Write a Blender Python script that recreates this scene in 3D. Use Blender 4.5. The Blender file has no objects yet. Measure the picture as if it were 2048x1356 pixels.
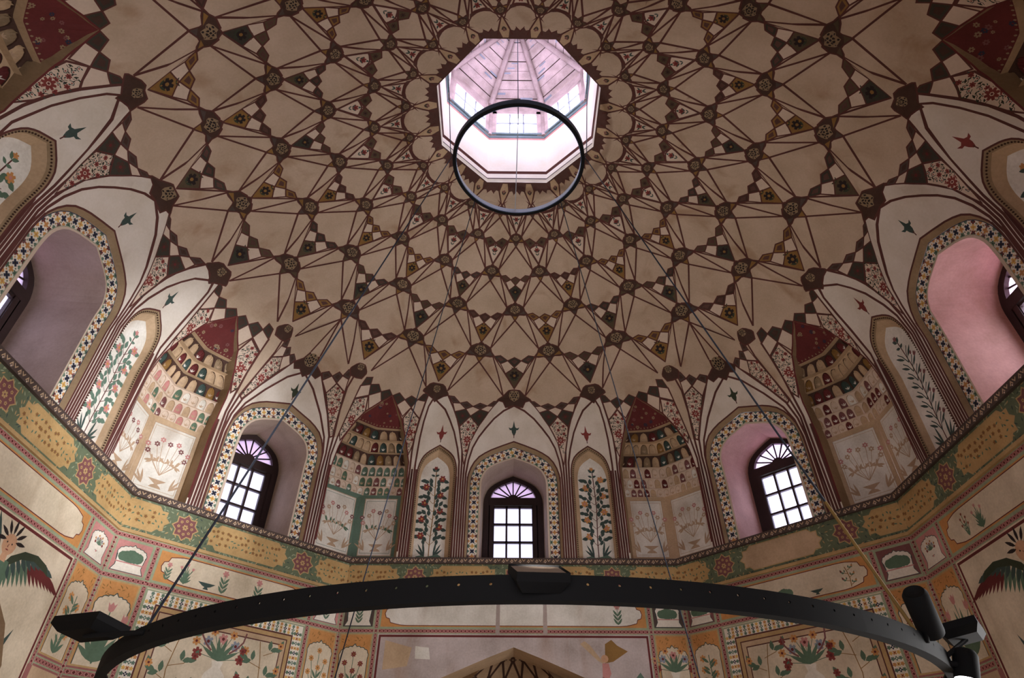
import bpy, math, random
from mathutils import Vector
from mathutils.geometry import delaunay_2d_cdt
pi=math.pi; rad=math.radians
SC=bpy.context.scene; COL=SC.collection

# ------------------------------------------------------------------ camera, sky, light, exposure
W=2.611; A=5.0; AD=(A+W)*math.sqrt(.5); ZF=-5.4
def setup_camera():
    cd=bpy.data.cameras.new('camera'); co=bpy.data.objects.new('camera',cd); COL.objects.link(co)
    cd.sensor_fit='HORIZONTAL'; cd.sensor_width=36; cd.lens=1283.76/2048*36; cd.clip_start=.02; cd.clip_end=200
    pit,yaw,rol=.690314,.0091256,.0025853
    f=Vector((math.sin(yaw)*math.cos(pit),math.cos(yaw)*math.cos(pit),math.sin(pit)))
    r=Vector((math.cos(yaw),-math.sin(yaw),0)); u=r.cross(f)
    r2=r*math.cos(rol)+u*math.sin(rol); u2=-r*math.sin(rol)+u*math.cos(rol)
    from mathutils import Matrix
    M=Matrix(((r2.x,u2.x,-f.x,0),(r2.y,u2.y,-f.y,0),(r2.z,u2.z,-f.z,0),(0,0,0,1)))
    M.translation=(-.1303,-5.1925,-3.8118); co.matrix_world=M
    SC.camera=co
setup_camera()
SC.view_settings.view_transform='Standard'; SC.view_settings.look='None'
SC.view_settings.gamma=1; SC.view_settings.use_curve_mapping=False
SC.view_settings.exposure=0.0
SC.cycles.max_bounces=8; SC.cycles.diffuse_bounces=5; SC.cycles.transparent_max_bounces=12
wd=bpy.data.worlds.new('overcast_sky'); SC.world=wd; wd.use_nodes=True
wd.node_tree.nodes['Background'].inputs[0].default_value=(.90,.90,1.0,1)
wd.node_tree.nodes['Background'].inputs[1].default_value=1.4
def area(name,loc,aim,sx,sy,power,color=(1,1,1),portal=False,spread=180):
    l=bpy.data.lights.new(name,'AREA'); l.shape='RECTANGLE'; l.size=sx; l.size_y=sy; l.energy=power; l.color=color
    l.spread=rad(spread)
    if portal: l.cycles.is_portal=True
    o=bpy.data.objects.new(name,l); COL.objects.link(o); o.location=loc
    o.rotation_euler=Vector(aim).to_track_quat('-Z','Y').to_euler(); return o
# daylight entering the drum and lantern windows; unseen fill lamps added behind two arches
for i in range(8):
    a=rad(45*i); d=(A if i%2==0 else AD)+1.22
    s,c=math.sin(a),math.cos(a)
    area('daylight_window_%d'%(i+1),(d*s,d*c,.95),(-s,-c,-.1),1.0,1.9,(6,30,58,20,10,10,14,10)[i],((1,.93,.90) if i==2 else (.88,.90,1)),spread=150)
    area('daylight_lantern_%d'%(i+1),(1.55*s,1.55*c,6.35),(-s,-c,-.35),.8,.65,44,(.95,.94,1),spread=160)
area('fill_arch_right',(6.5,0,-3.6),(-1,.16,-.02),3.0,3.2,270,(1,.98,.96),spread=125)  # added fill lamp, out of view, brightens the left walls from low right
area('fill_arch_back',(0,-7.0,-3.7),(-.25,1,.35),3.4,3.2,34,(1,.97,.94),spread=120)  # added soft fill from behind the camera, no visible source

# ------------------------------------------------------------------ object helpers
def link(o,parent=None):
    COL.objects.link(o)
    if parent is not None: o.parent=parent
    return o
def tag(o,label=None,cat=None,group=None,kind=None):
    if label: o['label']=label
    if cat: o['category']=cat
    if group: o['group']=group
    if kind: o['kind']=kind
    return o
def empty(name,loc=(0,0,0),rot=(0,0,0)):
    o=bpy.data.objects.new(name,None); COL.objects.link(o); o.location=loc; o.rotation_euler=rot; return o
MATS={}
def srgb(c):
    return tuple(((x/255)/12.92 if x<=10 else ((x/255+.055)/1.055)**2.4) for x in c)
def paint(name,c,rough=.75,metal=0,mott=.16,scale=2.5,emit=0,dirt=0):
    if name in MATS: return MATS[name]
    m=bpy.data.materials.new(name); m.use_nodes=True; nt=m.node_tree; b=nt.nodes['Principled BSDF']
    col=srgb(c); b.inputs['Roughness'].default_value=rough; b.inputs['Metallic'].default_value=metal
    b.inputs['Specular IOR Level'].default_value=.25
    if mott>0:
        tc=nt.nodes.new('ShaderNodeTexCoord'); n=nt.nodes.new('ShaderNodeTexNoise'); n.inputs['Scale'].default_value=scale; n.inputs['Detail'].default_value=6
        n2=nt.nodes.new('ShaderNodeTexNoise'); n2.inputs['Scale'].default_value=scale*14; n2.inputs['Detail'].default_value=2
        nt.links.new(tc.outputs['Object'],n.inputs['Vector']); nt.links.new(tc.outputs['Object'],n2.inputs['Vector'])
        ad=nt.nodes.new('ShaderNodeMath'); ad.operation='MULTIPLY_ADD'; ad.inputs[1].default_value=.35
        nt.links.new(n2.outputs['Fac'],ad.inputs[0]); nt.links.new(n.outputs['Fac'],ad.inputs[2])
        r=nt.nodes.new('ShaderNodeValToRGB'); r.color_ramp.elements[0].position=.42; r.color_ramp.elements[1].position=.92
        lo=tuple(x*(1-mott*1.6) for x in (col[0],col[1]*.97,col[2]*.9)); hi=tuple(min(1,x*(1+mott)) for x in col)
        r.color_ramp.elements[0].color=(*lo,1); r.color_ramp.elements[1].color=(*hi,1)
        nt.links.new(ad.outputs[0],r.inputs[0]); out=r.outputs[0]
        if dirt>0:   # water stains running down the plaster
            mp=nt.nodes.new('ShaderNodeMapping'); mp.inputs['Scale'].default_value=(1.6,1.6,.45)
            n3=nt.nodes.new('ShaderNodeTexNoise'); n3.inputs['Scale'].default_value=1.3; n3.inputs['Detail'].default_value=8; n3.inputs['Distortion'].default_value=.6
            nt.links.new(tc.outputs['Object'],mp.inputs[0]); nt.links.new(mp.outputs[0],n3.inputs['Vector'])
            r3=nt.nodes.new('ShaderNodeValToRGB'); r3.color_ramp.elements[0].position=.56; r3.color_ramp.elements[1].position=.74
            r3.color_ramp.elements[0].color=(0,0,0,1); r3.color_ramp.elements[1].color=(dirt,dirt,dirt,1)
            nt.links.new(n3.outputs['Fac'],r3.inputs[0])
            mx=nt.nodes.new('ShaderNodeMix'); mx.data_type='RGBA'; mx.inputs[7].default_value=(*srgb((150,112,76)),1)
            nt.links.new(r3.outputs[0],mx.inputs[0]); nt.links.new(out,mx.inputs[6]); out=mx.outputs[2]
        nt.links.new(out,b.inputs['Base Color'])
    else: b.inputs['Base Color'].default_value=(*col,1)
    if emit: b.inputs['Emission Color'].default_value=(1,1,1,1); b.inputs['Emission Strength'].default_value=emit
    MATS[name]=m; return m
P={}
def defp(n,c,**k): P[n]=paint(n,c,**k)
defp('cream',(200,178,158),dirt=.55,mott=.1); defp('whitewash',(224,214,204),dirt=.3,mott=.07)
defp('checker_white',(216,196,180),mott=.08)
defp('line',(94,54,49),mott=.12); defp('stripe',(148,92,90),mott=.12)
defp('star_brown',(76,53,45)); defp('olive',(88,74,56)); defp('greengrey',(64,60,52)); defp('ochre',(142,106,58))
defp('greybrown',(84,70,66)); defp('maroon',(104,44,44)); defp('darkground',(94,64,58))
defp('dot',(44,34,34)); defp('lattice',(150,128,102))
defp('red',(132,60,56)); defp('green',(64,80,76)); defp('leaf',(92,116,96)); defp('teal',(100,124,110)); defp('navy',(46,52,74))
defp('orange',(200,142,86)); defp('yellow',(218,176,98)); defp('white',(232,224,212)); defp('pink',(196,136,132))
defp('band_green',(104,114,90)); defp('band_orange',(192,158,108)); defp('star_red',(128,82,82)); defp('gold',(188,156,110))
defp('lozenge',(156,100,98)); defp('sage',(156,164,136)); defp('molding',(160,136,108)); defp('tan',(196,168,138))
defp('panelwhite',(230,225,217),dirt=.35); defp('panelcream',(218,203,180),dirt=.3); defp('plaster_pink',(192,178,176),dirt=.5,mott=.18)
defp('reveal_pink',(198,158,146),mott=.14,dirt=.2); defp('reveal_mid',(190,168,158),mott=.12,dirt=.2); defp('reveal_tan',(184,164,146),mott=.12)
defp('ghost',(186,158,132)); defp('wood_dark',(58,44,44),rough=.5); defp('wood_pink',(186,166,164),mott=.2,scale=5); defp('lantern_white',(240,236,226),mott=.04)
defp('sill_blue',(112,130,136)); defp('bluegrey',(140,146,160)); defp('brick',(170,140,120))
defp('floor',(150,140,128)); defp('skin',(206,160,128)); defp('darkleaf',(58,66,50))
defp('strip_grey',(176,160,154))

# ------------------------------------------------------------------ vault surface: u = azimuth/9deg, t = ring number
RZ=[(5.2,0.0),(4.483,2.816),(3.917,3.428),(3.248,3.848),(2.616,4.144),(2.054,4.383),(1.614,4.528),(1.25,4.693)]
def _P(j):
    if j<1: return (2*RZ[1][0]-RZ[2][0]+.12,2*RZ[1][1]-RZ[2][1]-.1)
    if j>7: return (2*RZ[7][0]-RZ[6][0],2*RZ[7][1]-RZ[6][1])
    return RZ[j]
def _cr(t):
    i=max(1,min(6,int(math.floor(t)))); f=t-i
    a,b,c,d=_P(i-1),_P(i),_P(i+1),_P(i+2)
    return [0.5*(2*b[k]+(c[k]-a[k])*f+(2*a[k]-5*b[k]+4*c[k]-d[k])*f*f+(3*b[k]-a[k]-3*c[k]+d[k])*f**3) for k in (0,1)]
def r_oct(p):
    s,c=abs(math.sin(p)),abs(math.cos(p)); return min(A/max(s,1e-9),A/max(c,1e-9),(A+W)/(s+c))
def bump45(u):
    q=(u*9)%90-45
    return 0.35*math.cos(rad(q*10))**2 if abs(q)<9 else 0.0
def oct8(p):
    q=(p+pi/8)%(pi/4)-pi/8; return 1.155/math.cos(q)
def interp(tb,t):
    if t<=tb[0][0]: return tb[0][1]
    for (a,x),(b,y) in zip(tb,tb[1:]):
        if t<=b: return x+(y-x)*(t-a)/(b-a)
    return tb[-1][1]
RIB=[ [(.5,1.07),(.62,1.02),(.7,.95),(.77,.83),(.82,.7),(.87,.52),(.93,.3),(1,0)],
      [(.5,1.22),(.62,1.24),(.72,1.34),(.8,1.45),(.87,1.58),(.93,1.76),(1,2)],
      [(.5,2.2),(.75,2.2),(.9,2.13),(1,2)],
      [(.5,3.92),(.65,3.9),(.78,3.93),(.9,3.97),(1,4)] ]
def relief(u,t):
    if t>=1:
        u0=(u+5)%10-5
        x=(u0-t)%2; da=abs(x-1); y=(u0+t)%2; db=abs(y-1); m=min(da,db)
        r=_cr(t)[0]; k=.105*r/4.5*max(0,min(1,(7-t)/1.2))
        return k*(1-math.exp(-m/.28))
    if t<.5: return 0
    u0=abs((u+5)%10-5)
    m=min(abs(u0-interp(c,t)) for c in RIB)
    return .105*(1-math.exp(-m/.28))*min(1,(t-.5)/.3)
def S(u,t,e=0.0):
    p=rad(u*9)
    if t>=1:
        r,z=_cr(t)
        if t<2: r+=bump45(u)*(1-(t-1))**2
        if t>6: r+=(oct8(p)-1.25)*(t-6)
    else:
        z=2.816*t; r1=4.483+bump45(u); ro=r_oct(p)
        h=max(0,(z-1.15)/(2.816-1.15))**1.7
        r=ro-(ro-r1)*h
    r+=relief(u,t)+e
    return (r*math.sin(p),r*math.cos(p),z)

# ------------------------------------------------------------------ painted sheets
def dist(a,b): return math.hypot(a[0]-b[0],a[1]-b[1])
def inpoly(x,y,poly):
    c=False; j=len(poly)-1
    for i in range(len(poly)):
        xi,yi=poly[i]; xj,yj=poly[j]
        if (yi>y)!=(yj>y) and x<(xj-xi)*(y-yi)/(yj-yi)+xi: c=not c
        j=i
    return c
class Sheet:
    """flat painting plan (a,b) mapped to 3D by fn; painted shapes become faces of one surface"""
    def __init__(s,fn,base,outer):
        s.fn=fn; s.base=base; s.polys=[]; s.mats=[]; s.outer=outer; s.steiner=[]; s.edges=[]; s.holes=[]
    def met(s,a,b):
        h=1e-3; p=s.fn(a,b); q=s.fn(a+h,b); r=s.fn(a,b-h)
        return dist3(p,q)/h, dist3(p,r)/h
    def poly(s,pts,mat):
        ar=sum(pts[i][0]*pts[(i+1)%len(pts)][1]-pts[(i+1)%len(pts)][0]*pts[i][1] for i in range(len(pts)))
        if abs(ar)<1e-9: return
        if ar<0: pts=pts[::-1]
        s.polys.append([tuple(p) for p in pts]); s.mats.append(mat)
    def hole(s,pts): s.poly(pts,None); s.holes.append(pts)
    def line(s,pts,w,mat,closed=False):
        n=len(pts)
        if closed: pts=list(pts)+[pts[0]]; n+=1
        L=[];R=[]
        for i,p in enumerate(pts):
            a,b=s.met(*p)
            def dr(q,r):
                x,y=(r[0]-q[0])*a,(r[1]-q[1])*b; l=math.hypot(x,y) or 1; return x/l,y/l
            if closed and i in(0,n-1): d1=dr(pts[-2],pts[0]); d2=dr(pts[0],pts[1])
            else:
                d1=dr(pts[i-1],p) if i>0 else dr(p,pts[i+1]); d2=dr(p,pts[i+1]) if i<n-1 else d1
            nx,ny=-(d1[1]+d2[1]),(d1[0]+d2[0]); l=math.hypot(nx,ny)
            if l<.3: nx,ny=-d1[1],d1[0]; l=1
            nx/=l;ny/=l; c=max(.5,nx*-d1[1]+ny*d1[0]); k=w/2/c
            L.append((p[0]+nx*k/a,p[1]+ny*k/b)); R.append((p[0]-nx*k/a,p[1]-ny*k/b))
        for i in range(n-1): s.poly([L[i],L[i+1],R[i+1],R[i]],mat)
    def grid(s,a0,a1,na,b0,b1,nb):
        for i in range(na+1):
            for j in range(nb+1):
                s.steiner.append((a0+(a1-a0)*i/na,b0+(b1-b0)*j/nb))
    def build(s):
        V=[];E=[];F=[]
        def v(p): V.append(Vector((p[0],p[1]))); return len(V)-1
        ol=[v(p) for p in s.outer]; E+= [(ol[i],ol[(i+1)%len(ol)]) for i in range(len(ol))]
        for q in s.steiner:
            if inpoly(q[0],q[1],s.outer): v(q)
        for a,b in s.edges: E.append((v(a),v(b)))
        for pl in s.polys: F.append([v(p) for p in pl])
        vo,eo,fo,ov,oe,of=delaunay_2d_cdt(V,E,F,0,1e-6,True)
        verts=[s.fn(p[0],p[1]) for p in vo]; faces=[];mats=[]
        for f,o in zip(fo,of):
            if len(f)<3: continue
            cx=sum(vo[i][0] for i in f)/len(f); cy=sum(vo[i][1] for i in f)/len(f)
            if not inpoly(cx,cy,s.outer): continue
            m=s.base
            if o:
                m=s.mats[max(o)]
                if any(s.mats[k] is None for k in o): m=None
            if m is None: continue
            faces.append(tuple(f)); mats.append(m)
        return verts,faces,mats
def dist3(a,b): return math.sqrt(sum((x-y)**2 for x,y in zip(a,b)))
class Mesh:
    def __init__(s): s.v=[];s.f=[];s.m=[];s.sm=[]
    def add(s,vfm,xf=None,smooth=False):
        v,f,m=vfm; k=len(s.v)
        s.v+= [xf(p) if xf else p for p in v]; s.f+=[tuple(i+k for i in q) for q in f]
        s.m+= (m if isinstance(m,list) else [m]*len(f)); s.sm+=[smooth]*len(f); return s
    def quad(s,a,b,c,d,m): return s.add(([a,b,c,d],[(0,1,2,3)],m))
    def box(s,c,sz,m,R=None):
        v=[]
        for x in(-.5,.5):
            for y in(-.5,.5):
                for z in(-.5,.5):
                    q=Vector((x*sz[0],y*sz[1],z*sz[2]))
                    if R is not None: q=R@q
                    v.append((c[0]+q.x,c[1]+q.y,c[2]+q.z))
        return s.add((v,[(0,1,3,2),(4,6,7,5),(0,4,5,1),(2,3,7,6),(0,2,6,4),(1,5,7,3)],m))
    def tube(s,pts,r,m,n=8,cap=True):
        pts=[Vector(p) for p in pts]; rr=r if isinstance(r,(list,tuple)) else [r]*len(pts)
        v=[];f=[]
        up=Vector((0,0,1)); 
        for i,p in enumerate(pts):
            d=(pts[min(i+1,len(pts)-1)]-pts[max(i-1,0)]).normalized()
            a=d.cross(up if abs(d.z)<.95 else Vector((1,0,0))).normalized(); b=d.cross(a)
            for k in range(n):
                w=2*pi*k/n; v.append(tuple(p+(a*math.cos(w)+b*math.sin(w))*rr[i]))
        for i in range(len(pts)-1):
            for k in range(n): f.append((i*n+k,i*n+(k+1)%n,(i+1)*n+(k+1)%n,(i+1)*n+k))
        if cap: f.append(tuple(range(n))); f.append(tuple((len(pts)-1)*n+k for k in range(n)))
        return s.add((v,f,m),smooth=True)
    def obj(s,name,parent=None):
        me=bpy.data.meshes.new(name); names=[]; idx={}
        for m in s.m:
            if m not in idx: idx[m]=len(names); names.append(m)
        me.from_pydata(s.v,[],s.f)
        for n in names: me.materials.append(P[n])
        me.polygons.foreach_set('material_index',[idx[m] for m in s.m])
        me.polygons.foreach_set('use_smooth',s.sm)
        me.update()
        o=bpy.data.objects.new(name,me); return link(o,parent)
def rotz(a):
    c,s=math.cos(a),math.sin(a); return lambda p:(p[0]*c+p[1]*s,-p[0]*s+p[1]*c,p[2])   # azimuth + a

# ------------------------------------------------------------------ brush strokes
class Pen:
    def __init__(s,sh,x,y,sc=1,rot=0,flip=1):
        s.sh=sh;s.x=x;s.y=y;s.a,s.b=sh.met(x,y); s.sc=sc;s.c=math.cos(rot);s.s=math.sin(rot);s.fl=flip
    def T(s,x,y):
        x*=s.sc*s.fl;y*=s.sc; X=x*s.c-y*s.s; Y=x*s.s+y*s.c
        return (s.x+X/s.a,s.y+Y/s.b)
    def poly(s,pts,m): s.sh.poly([s.T(*p) for p in pts],m)
    def leaf(s,x,y,ang,l,w,m):
        c,n=math.cos(ang),math.sin(ang); o=[]
        for q,h in ((0,0),(.25,.8),(.5,1),(.78,.6),(1,0),(.78,-.6),(.5,-1),(.25,-.8)):
            X,Y=q*l,h*w/2; o.append((x+X*c-Y*n,y+X*n+Y*c))
        s.poly(o,m)
    def flower(s,x,y,r,m,n=6,cm=None,ph=0,deep=.62):
        o=[]
        for i in range(n):
            a=2*pi*i/n+ph
            o+= [(x+r*deep*math.cos(a-pi/n),y+r*deep*math.sin(a-pi/n)),(x+r*math.cos(a-pi/n*.45),y+r*math.sin(a-pi/n*.45)),(x+r*math.cos(a+pi/n*.45),y+r*math.sin(a+pi/n*.45))]
        s.poly(o,m)
        if cm: s.disc(x,y,r*.32,cm)
    def disc(s,x,y,r,m,n=6): s.poly([(x+r*math.cos(2*pi*i/n),y+r*math.sin(2*pi*i/n)) for i in range(n)],m)
    def stem(s,pts,w,m): s.sh.line([s.T(*p) for p in pts],w*s.sc,m)
    def tulip(s,x,y,r,m,ang=pi/2):
        c,n=math.cos(ang-pi/2),math.sin(ang-pi/2)
        s.poly([(x+a*r*c-b*r*n,y+a*r*n+b*r*c) for a,b in ((0,-.7),(.45,-.4),(.6,.2),(.75,.95),(.35,.5),(0,1.05),(-.35,.5),(-.75,.95),(-.6,.2),(-.45,-.4))],m)
def arch(h,s,a,z0=None,n=1):
    """pointed arch outline from bottom right over the apex to bottom left"""
    q=[(1,0),(.985,.16),(.94,.32),(.87,.47),(.77,.60),(.64,.70),(.5,.785),(.25,.90),(0,1)]
    R=[(h*x,s+(a-s)*y) for x,y in q]; o=R+[(-x,y) for x,y in R[-2::-1]]
    if z0 is not None:
        c=[z0+(s-z0)*q for q in (0,.3,.6,.72,.78,.82,.86,.9,.94,.97)]; o=[(h,q) for q in c]+o+[(-h,q) for q in c[::-1]]
    return o
def cusped(w,h,n=3,tip=.16):
    """lobed cusped cartouche head, width w, from (w/2,0) over the tip to (-w/2,0)"""
    o=[]
    base=[(1,0),(.97,.45),(.74,.72),(.42,.86),(.16,.93)]
    for (x0,y0),(x1,y1) in zip(base,base[1:]):
        for k in range(4):
            f=k/4; bx=x0+(x1-x0)*f; by=y0+(y1-y0)*f; bl=.07*math.sin(pi*f); o.append(((bx+bl*.8)*w/2,(by+bl)*h))
    o.append((.16*w/2,.93*h)); o.append((0,h*(1+tip)))
    return o+[(-x,y) for x,y in o[-2::-1]]
def along(path,step,closed=False):
    """(x,y,angle) points at equal steps along a polyline"""
    out=[];acc=step/2
    for a,b in zip(path,path[1:]):
        L=dist(a,b)
        while acc<=L:
            f=acc/L if L else 0; out.append((a[0]+(b[0]-a[0])*f,a[1]+(b[1]-a[1])*f,math.atan2(b[1]-a[1],b[0]-a[0]))); acc+=step
        acc-=L
    return out
def scroll_fill(sh,poly,step,seed,g='cream2'):
    """vine scroll of red blossoms and dark leaves inside a panel"""
    rnd=random.Random(seed)
    xs=[p[0] for p in poly]; ys=[p[1] for p in poly]; cx=sum(xs)/len(xs); cy=sum(ys)/len(ys)
    a,b=sh.met(cx,cy); sa=step/a; sb=step/b
    j=0; y=min(ys)+sb*.4
    while y<max(ys):
        x=min(xs)+(sa*.5 if j%2 else 0); i=0
        while x<max(xs):
            px,py=x+rnd.uniform(-.15,.15)*sa,y+rnd.uniform(-.15,.15)*sb
            if all(inpoly(px+dx*sa*.3,py+dy*sb*.3,poly) for dx,dy in ((1,0),(-1,0),(0,1),(0,-1))):
                pen=Pen(sh,px,py,step,rnd.uniform(0,6.3))
                if (i+j*2)%4==0:
                    pen.flower(0,0,.48,'red',6,'maroon'); pen.leaf(.35,.2,.8,.45,.2,'green'); pen.leaf(-.35,-.2,3.9,.45,.2,'green')
                elif (i+j)%2:
                    pen.leaf(-.55,0,.45,.85,.3,'darkleaf'); pen.leaf(.1,.05,-.6,.6,.24,'darkleaf'); pen.leaf(0,-.1,2.3,.5,.2,'dot'); pen.stem([(-.6,-.2),(-.2,-.3),(.2,-.1),(.5,-.3)],.09,'darkleaf')
                else:
                    pen.stem([(-.5,.1),(-.2,.35),(.2,.3),(.35,0),(.1,-.2)],.11,'green'); pen.leaf(.1,-.2,-2.4,.45,.24,'green'); pen.leaf(-.1,.35,1.2,.4,.2,'dot'); pen.disc(.0,.05,.14,'red',5)
            x+=sa;i+=1
        y+=sb;j+=1
    for k in range(1):
        if all(inpoly(cx+dx*sa,cy+dy*sb,poly) for dx,dy in ((.6,0),(-.6,0),(0,.7),(0,-.7))):
            pen=Pen(sh,cx,cy,step*1.35); pen.disc(0,0,.85,'checker_white',10); pen.flower(0,0,.8,'red',8,'checker_white'); pen.disc(0,0,.16,'maroon')
class RimPen(Pen):
    def T(s,x,y):
        x*=s.sc; t=s.y+y*s.sc/.83
        return (s.x+x/s.a, t if t>=1 else 1+(t-1)*.295)
def lattice_disc(sh,x,y,r,var=0,rim=False):
    pen=(RimPen if rim else Pen)(sh,x,y,r);
    if rim: pen.a=4.45*rad(9)
    pen.disc(0,0,1,'lattice',12)
    n=(6,7,8)[var%3]
    pen.disc(0,0,.17,'dot'); 
    for i in range(n):
        a=2*pi*i/n; pen.disc(.44*math.cos(a),.44*math.sin(a),.17,'dot',6)
        a+=pi/n; pen.disc(.78*math.cos(a),.78*math.sin(a),.15,'dot',5)

# ------------------------------------------------------------------ dome (90 degree quarter, repeated four times)
LW=.025
def cell_shift(pts,u,k): return [(u+x,k+y) for x,y in pts]
NODE=[(0,.215),(.09,.12),(.29,.088),(.335,0),(.43,-.09),(.30,-.125),(.11,-.16),(0,-.255)]
def mir(h,closed=True):
    """mirror a right half outline (top -> bottom) into a full outline"""
    l=[(-x,y) for x,y in h[::-1] if abs(x)>1e-6]; return list(h)+l
def kids_chain(sh,u,k,kind,var):
    Pp=lambda pts:cell_shift(pts,u,k)
    dk=['olive','greengrey','ochre','star_brown'][var%4]; dk2=['ochre','greengrey','olive','ochre'][(var+1)%4]
    def shape(pts,m,lw=LW*.8):
        q=Pp(pts); sh.poly(q,m); return q
    outl=[]
    if kind==3:
        for pts in ([(-.60,-1.09),(-.40,-1.05),(-.19,-1.16),(-.39,-1.245)],[(-.19,-1.16),(0,-1.08),(.19,-1.16),(0,-1.31)],[(.60,-1.09),(.40,-1.05),(.19,-1.16),(.39,-1.245)]):
            outl.append(shape(pts,dk))
            c=(sum(p[0] for p in pts)/4,sum(p[1] for p in pts)/4); q=[(c[0]+(p[0]-c[0])*.5,c[1]+(p[1]-c[1])*.5) for p in pts]; shape(q,'darkground')
        for s in(-1,1): outl.append(shape([(s*.39,-1.245),(s*.19,-1.16),(0,-1.31),(s*.245,-1.47)],'checker_white'))
        q=[(0,-1.31),(.245,-1.47),(0,-1.80),(-.245,-1.47)]; outl.append(shape(q,dk2))
        pen=Pen(sh,u,k-1.5,.09*_cr(k-1.5)[0]/4); pen.flower(0,0,.9,'dot',6,'ochre'); 
        for s in(-1,1): pen.leaf(0,-1,pi/2+s*.9,1,.35,'darkleaf'); pen.leaf(0,1.1,pi/2+s*.9,.8,.3,'darkleaf')
    elif kind==2:
        for s in(-1,1):
            q=[(s*.56,-1.06),(s*.30,-.975),(0,-1.13),(0,-1.20),(s*.33,-1.3)]
            outl.append(shape(q,'olive'))
            pen=Pen(sh,u+s*.28,k-1.13,.035); pen.flower(0,0,1,'star_brown',6,'dot')
        q=[(0,-1.16),(.30,-1.33),(0,-1.72),(-.30,-1.33)]
        outl.append(shape([(0,-1.12),(.34,-1.30),(0,-1.80),(-.34,-1.30)],'darkground')); shape(q,'checker_white')
        pen=Pen(sh,u,k-1.38,.075); pen.flower(0,.15,.62,'red',6,'maroon')
        for s in(-1,1): pen.leaf(0,-.4,pi/2+s*.9,.9,.28,'green'); pen.leaf(0,-1.1,pi/2+s*.6,.7,.25,'green'); pen.leaf(s*.2,.7,pi/2+s*.5,.7,.25,'green')
    for q in outl: sh.line(q,LW*.75,'line',True)
def build_dome():
    sh=Sheet(lambda u,t:S(u,t),'cream',[(-5,1)]+[(-5+i*.25,1) for i in range(1,41)]+[(5,1.02),(5,7)]+[(5-i*.25,7) for i in range(1,41)]+[(-5,6.98)])
    sh.outer=[(-5+i*.25,1) for i in range(41)]+[(5-i*.25,7) for i in range(41)]
    sh.grid(-4.875,4.875,78,1.0625,6.9375,94)
    for k in range(1,7):
        for u in range(-8,9):
            if (u+k)%2:
                for s in(-1,1):
                    for i in range(8): sh.edges.append(((u+s*i/8,k+i/8),(u+s*(i+1)/8,k+(i+1)/8)))
    sh.edges=[e for e in sh.edges if all(-5<=p[0]<=5 and 1<=p[1]<=7 for p in e)]
    # apex rows near the oculus
    sh.poly([(-5.2,6.22)]+[(5.2,6.22),(5.2,7.05),(-5.2,7.05)],'darkground')
    for u in range(-6,7):
        if (u+7)%2: sh.poly(cell_shift([(-1,-.76),(-.75,-.8),(-.62,-.95),(-.5,-1.08),(-.3,-1.12),(0,-1.15),(.3,-1.12),(.5,-1.08),(.62,-.95),(.75,-.8),(1,-.76),(1,-.5),(-1,-.5)],u,7),'darkground')
    for u in range(-6,7):
        if (u+7)%2:
            q=cell_shift([(-.88,-.74),(-.76,-.88),(-.5,-.98),(-.2,-1.03),(0,-1.04),(.2,-1.03),(.5,-.98),(.76,-.88),(.88,-.74),(0,-.27)],u,7)
            sh.poly(q,'cream'); sh.line(q,LW*.7,'line',True)
            q=cell_shift([(-.28,-1.13),(.28,-1.13),(0,-1.66)],u,7); sh.poly(q,'checker_white'); sh.line(cell_shift([(-.38,-1.09),(.38,-1.09),(0,-1.8)],u,7),LW,'line',True)
            pen=Pen(sh,u,7-1.25,.06); pen.flower(0,0,.7,'red',6,'maroon')
            for s in(-1,1): pen.leaf(s*.3,-.2,s*.6+ (0 if s>0 else pi),.9,.4,'green'); pen.leaf(0,-.6,-pi/2+s*.4,1.1,.35,'green')
    for v in range(-6,7):
        if v%2:
            sh.poly(cell_shift([(0,.24),(.34,.66),(.2,.95),(-.2,.95),(-.34,.66)],v,6),'tan')
            pen=Pen(sh,v,6.66,.05); pen.flower(0,0,.7,'star_red',5,'lattice')
            for s in(-1,1):
                sh.poly(cell_shift([(s*.14,.30),(s*.68,.46),(s*.74,.60),(s*.62,.70),(s*.44,.68)],v,6),'cream'); pen.leaf(0,-1,pi/2+s*.5,1.4,.4,'greengrey')
                sh.line(cell_shift([(s*.02,.2),(s*.5,.86)],v,6),LW*.8,'line')
    for k in range(2,8):
        for u in range(-7,8):
            if not (u+k)%2: continue
            # ribs from this node down to its lower neighbours
            for s in(-1,1):
                if k<7:
                    lf=lambda *pts: cell_shift([(s*x,y) for x,y in pts],u,k)
                    lsh=(.71,-.92) if k>2 else (.72,-.955)
                    if k==2 and (u,s) in((5,-1),(-5,1)): pass
                    sh.line(lf((0,-.24),lsh),LW,'line'); sh.line(lf((.38,-.10),lsh),LW,'line'); sh.line(lf((.41,-.09),(1,-.80)),LW,'line')
            if k in(3,4,5): kids_chain(sh,u,k,3,(u*3+k*5)%7)
            elif k==6: kids_chain(sh,u,k,2,0)
    for k in range(2,7):
        for u in range(-7,8):
            if (u+k)%2:
                q=cell_shift(mir(NODE),u,k); sh.poly(q,'star_brown'); sh.line(q,LW*.8,'line',True)
                r=_cr(k)[0]; v=(u*7+k*3)%5
                for s in(-1,1): sh.poly(cell_shift([(s*.14,-.13),(s*.36,-.08),(s*.3,.0)],u,k),('ochre','greybrown','olive')[v%3])
                sh.poly(cell_shift([(.08,-.165),(0,-.23),(-.08,-.165)],u,k),('greybrown','ochre','olive')[v%3])
                lattice_disc(sh,u,k-.005,.19*r*rad(9),u+k+40)
    # first-ring stars (upper parts)
    first_ring(sh)
    sh.polys_n=len(sh.polys)
    v=sh.build(); m=Mesh()
    for i in range(4): m.add(v,rotz(rad(90*i)),True)
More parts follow.
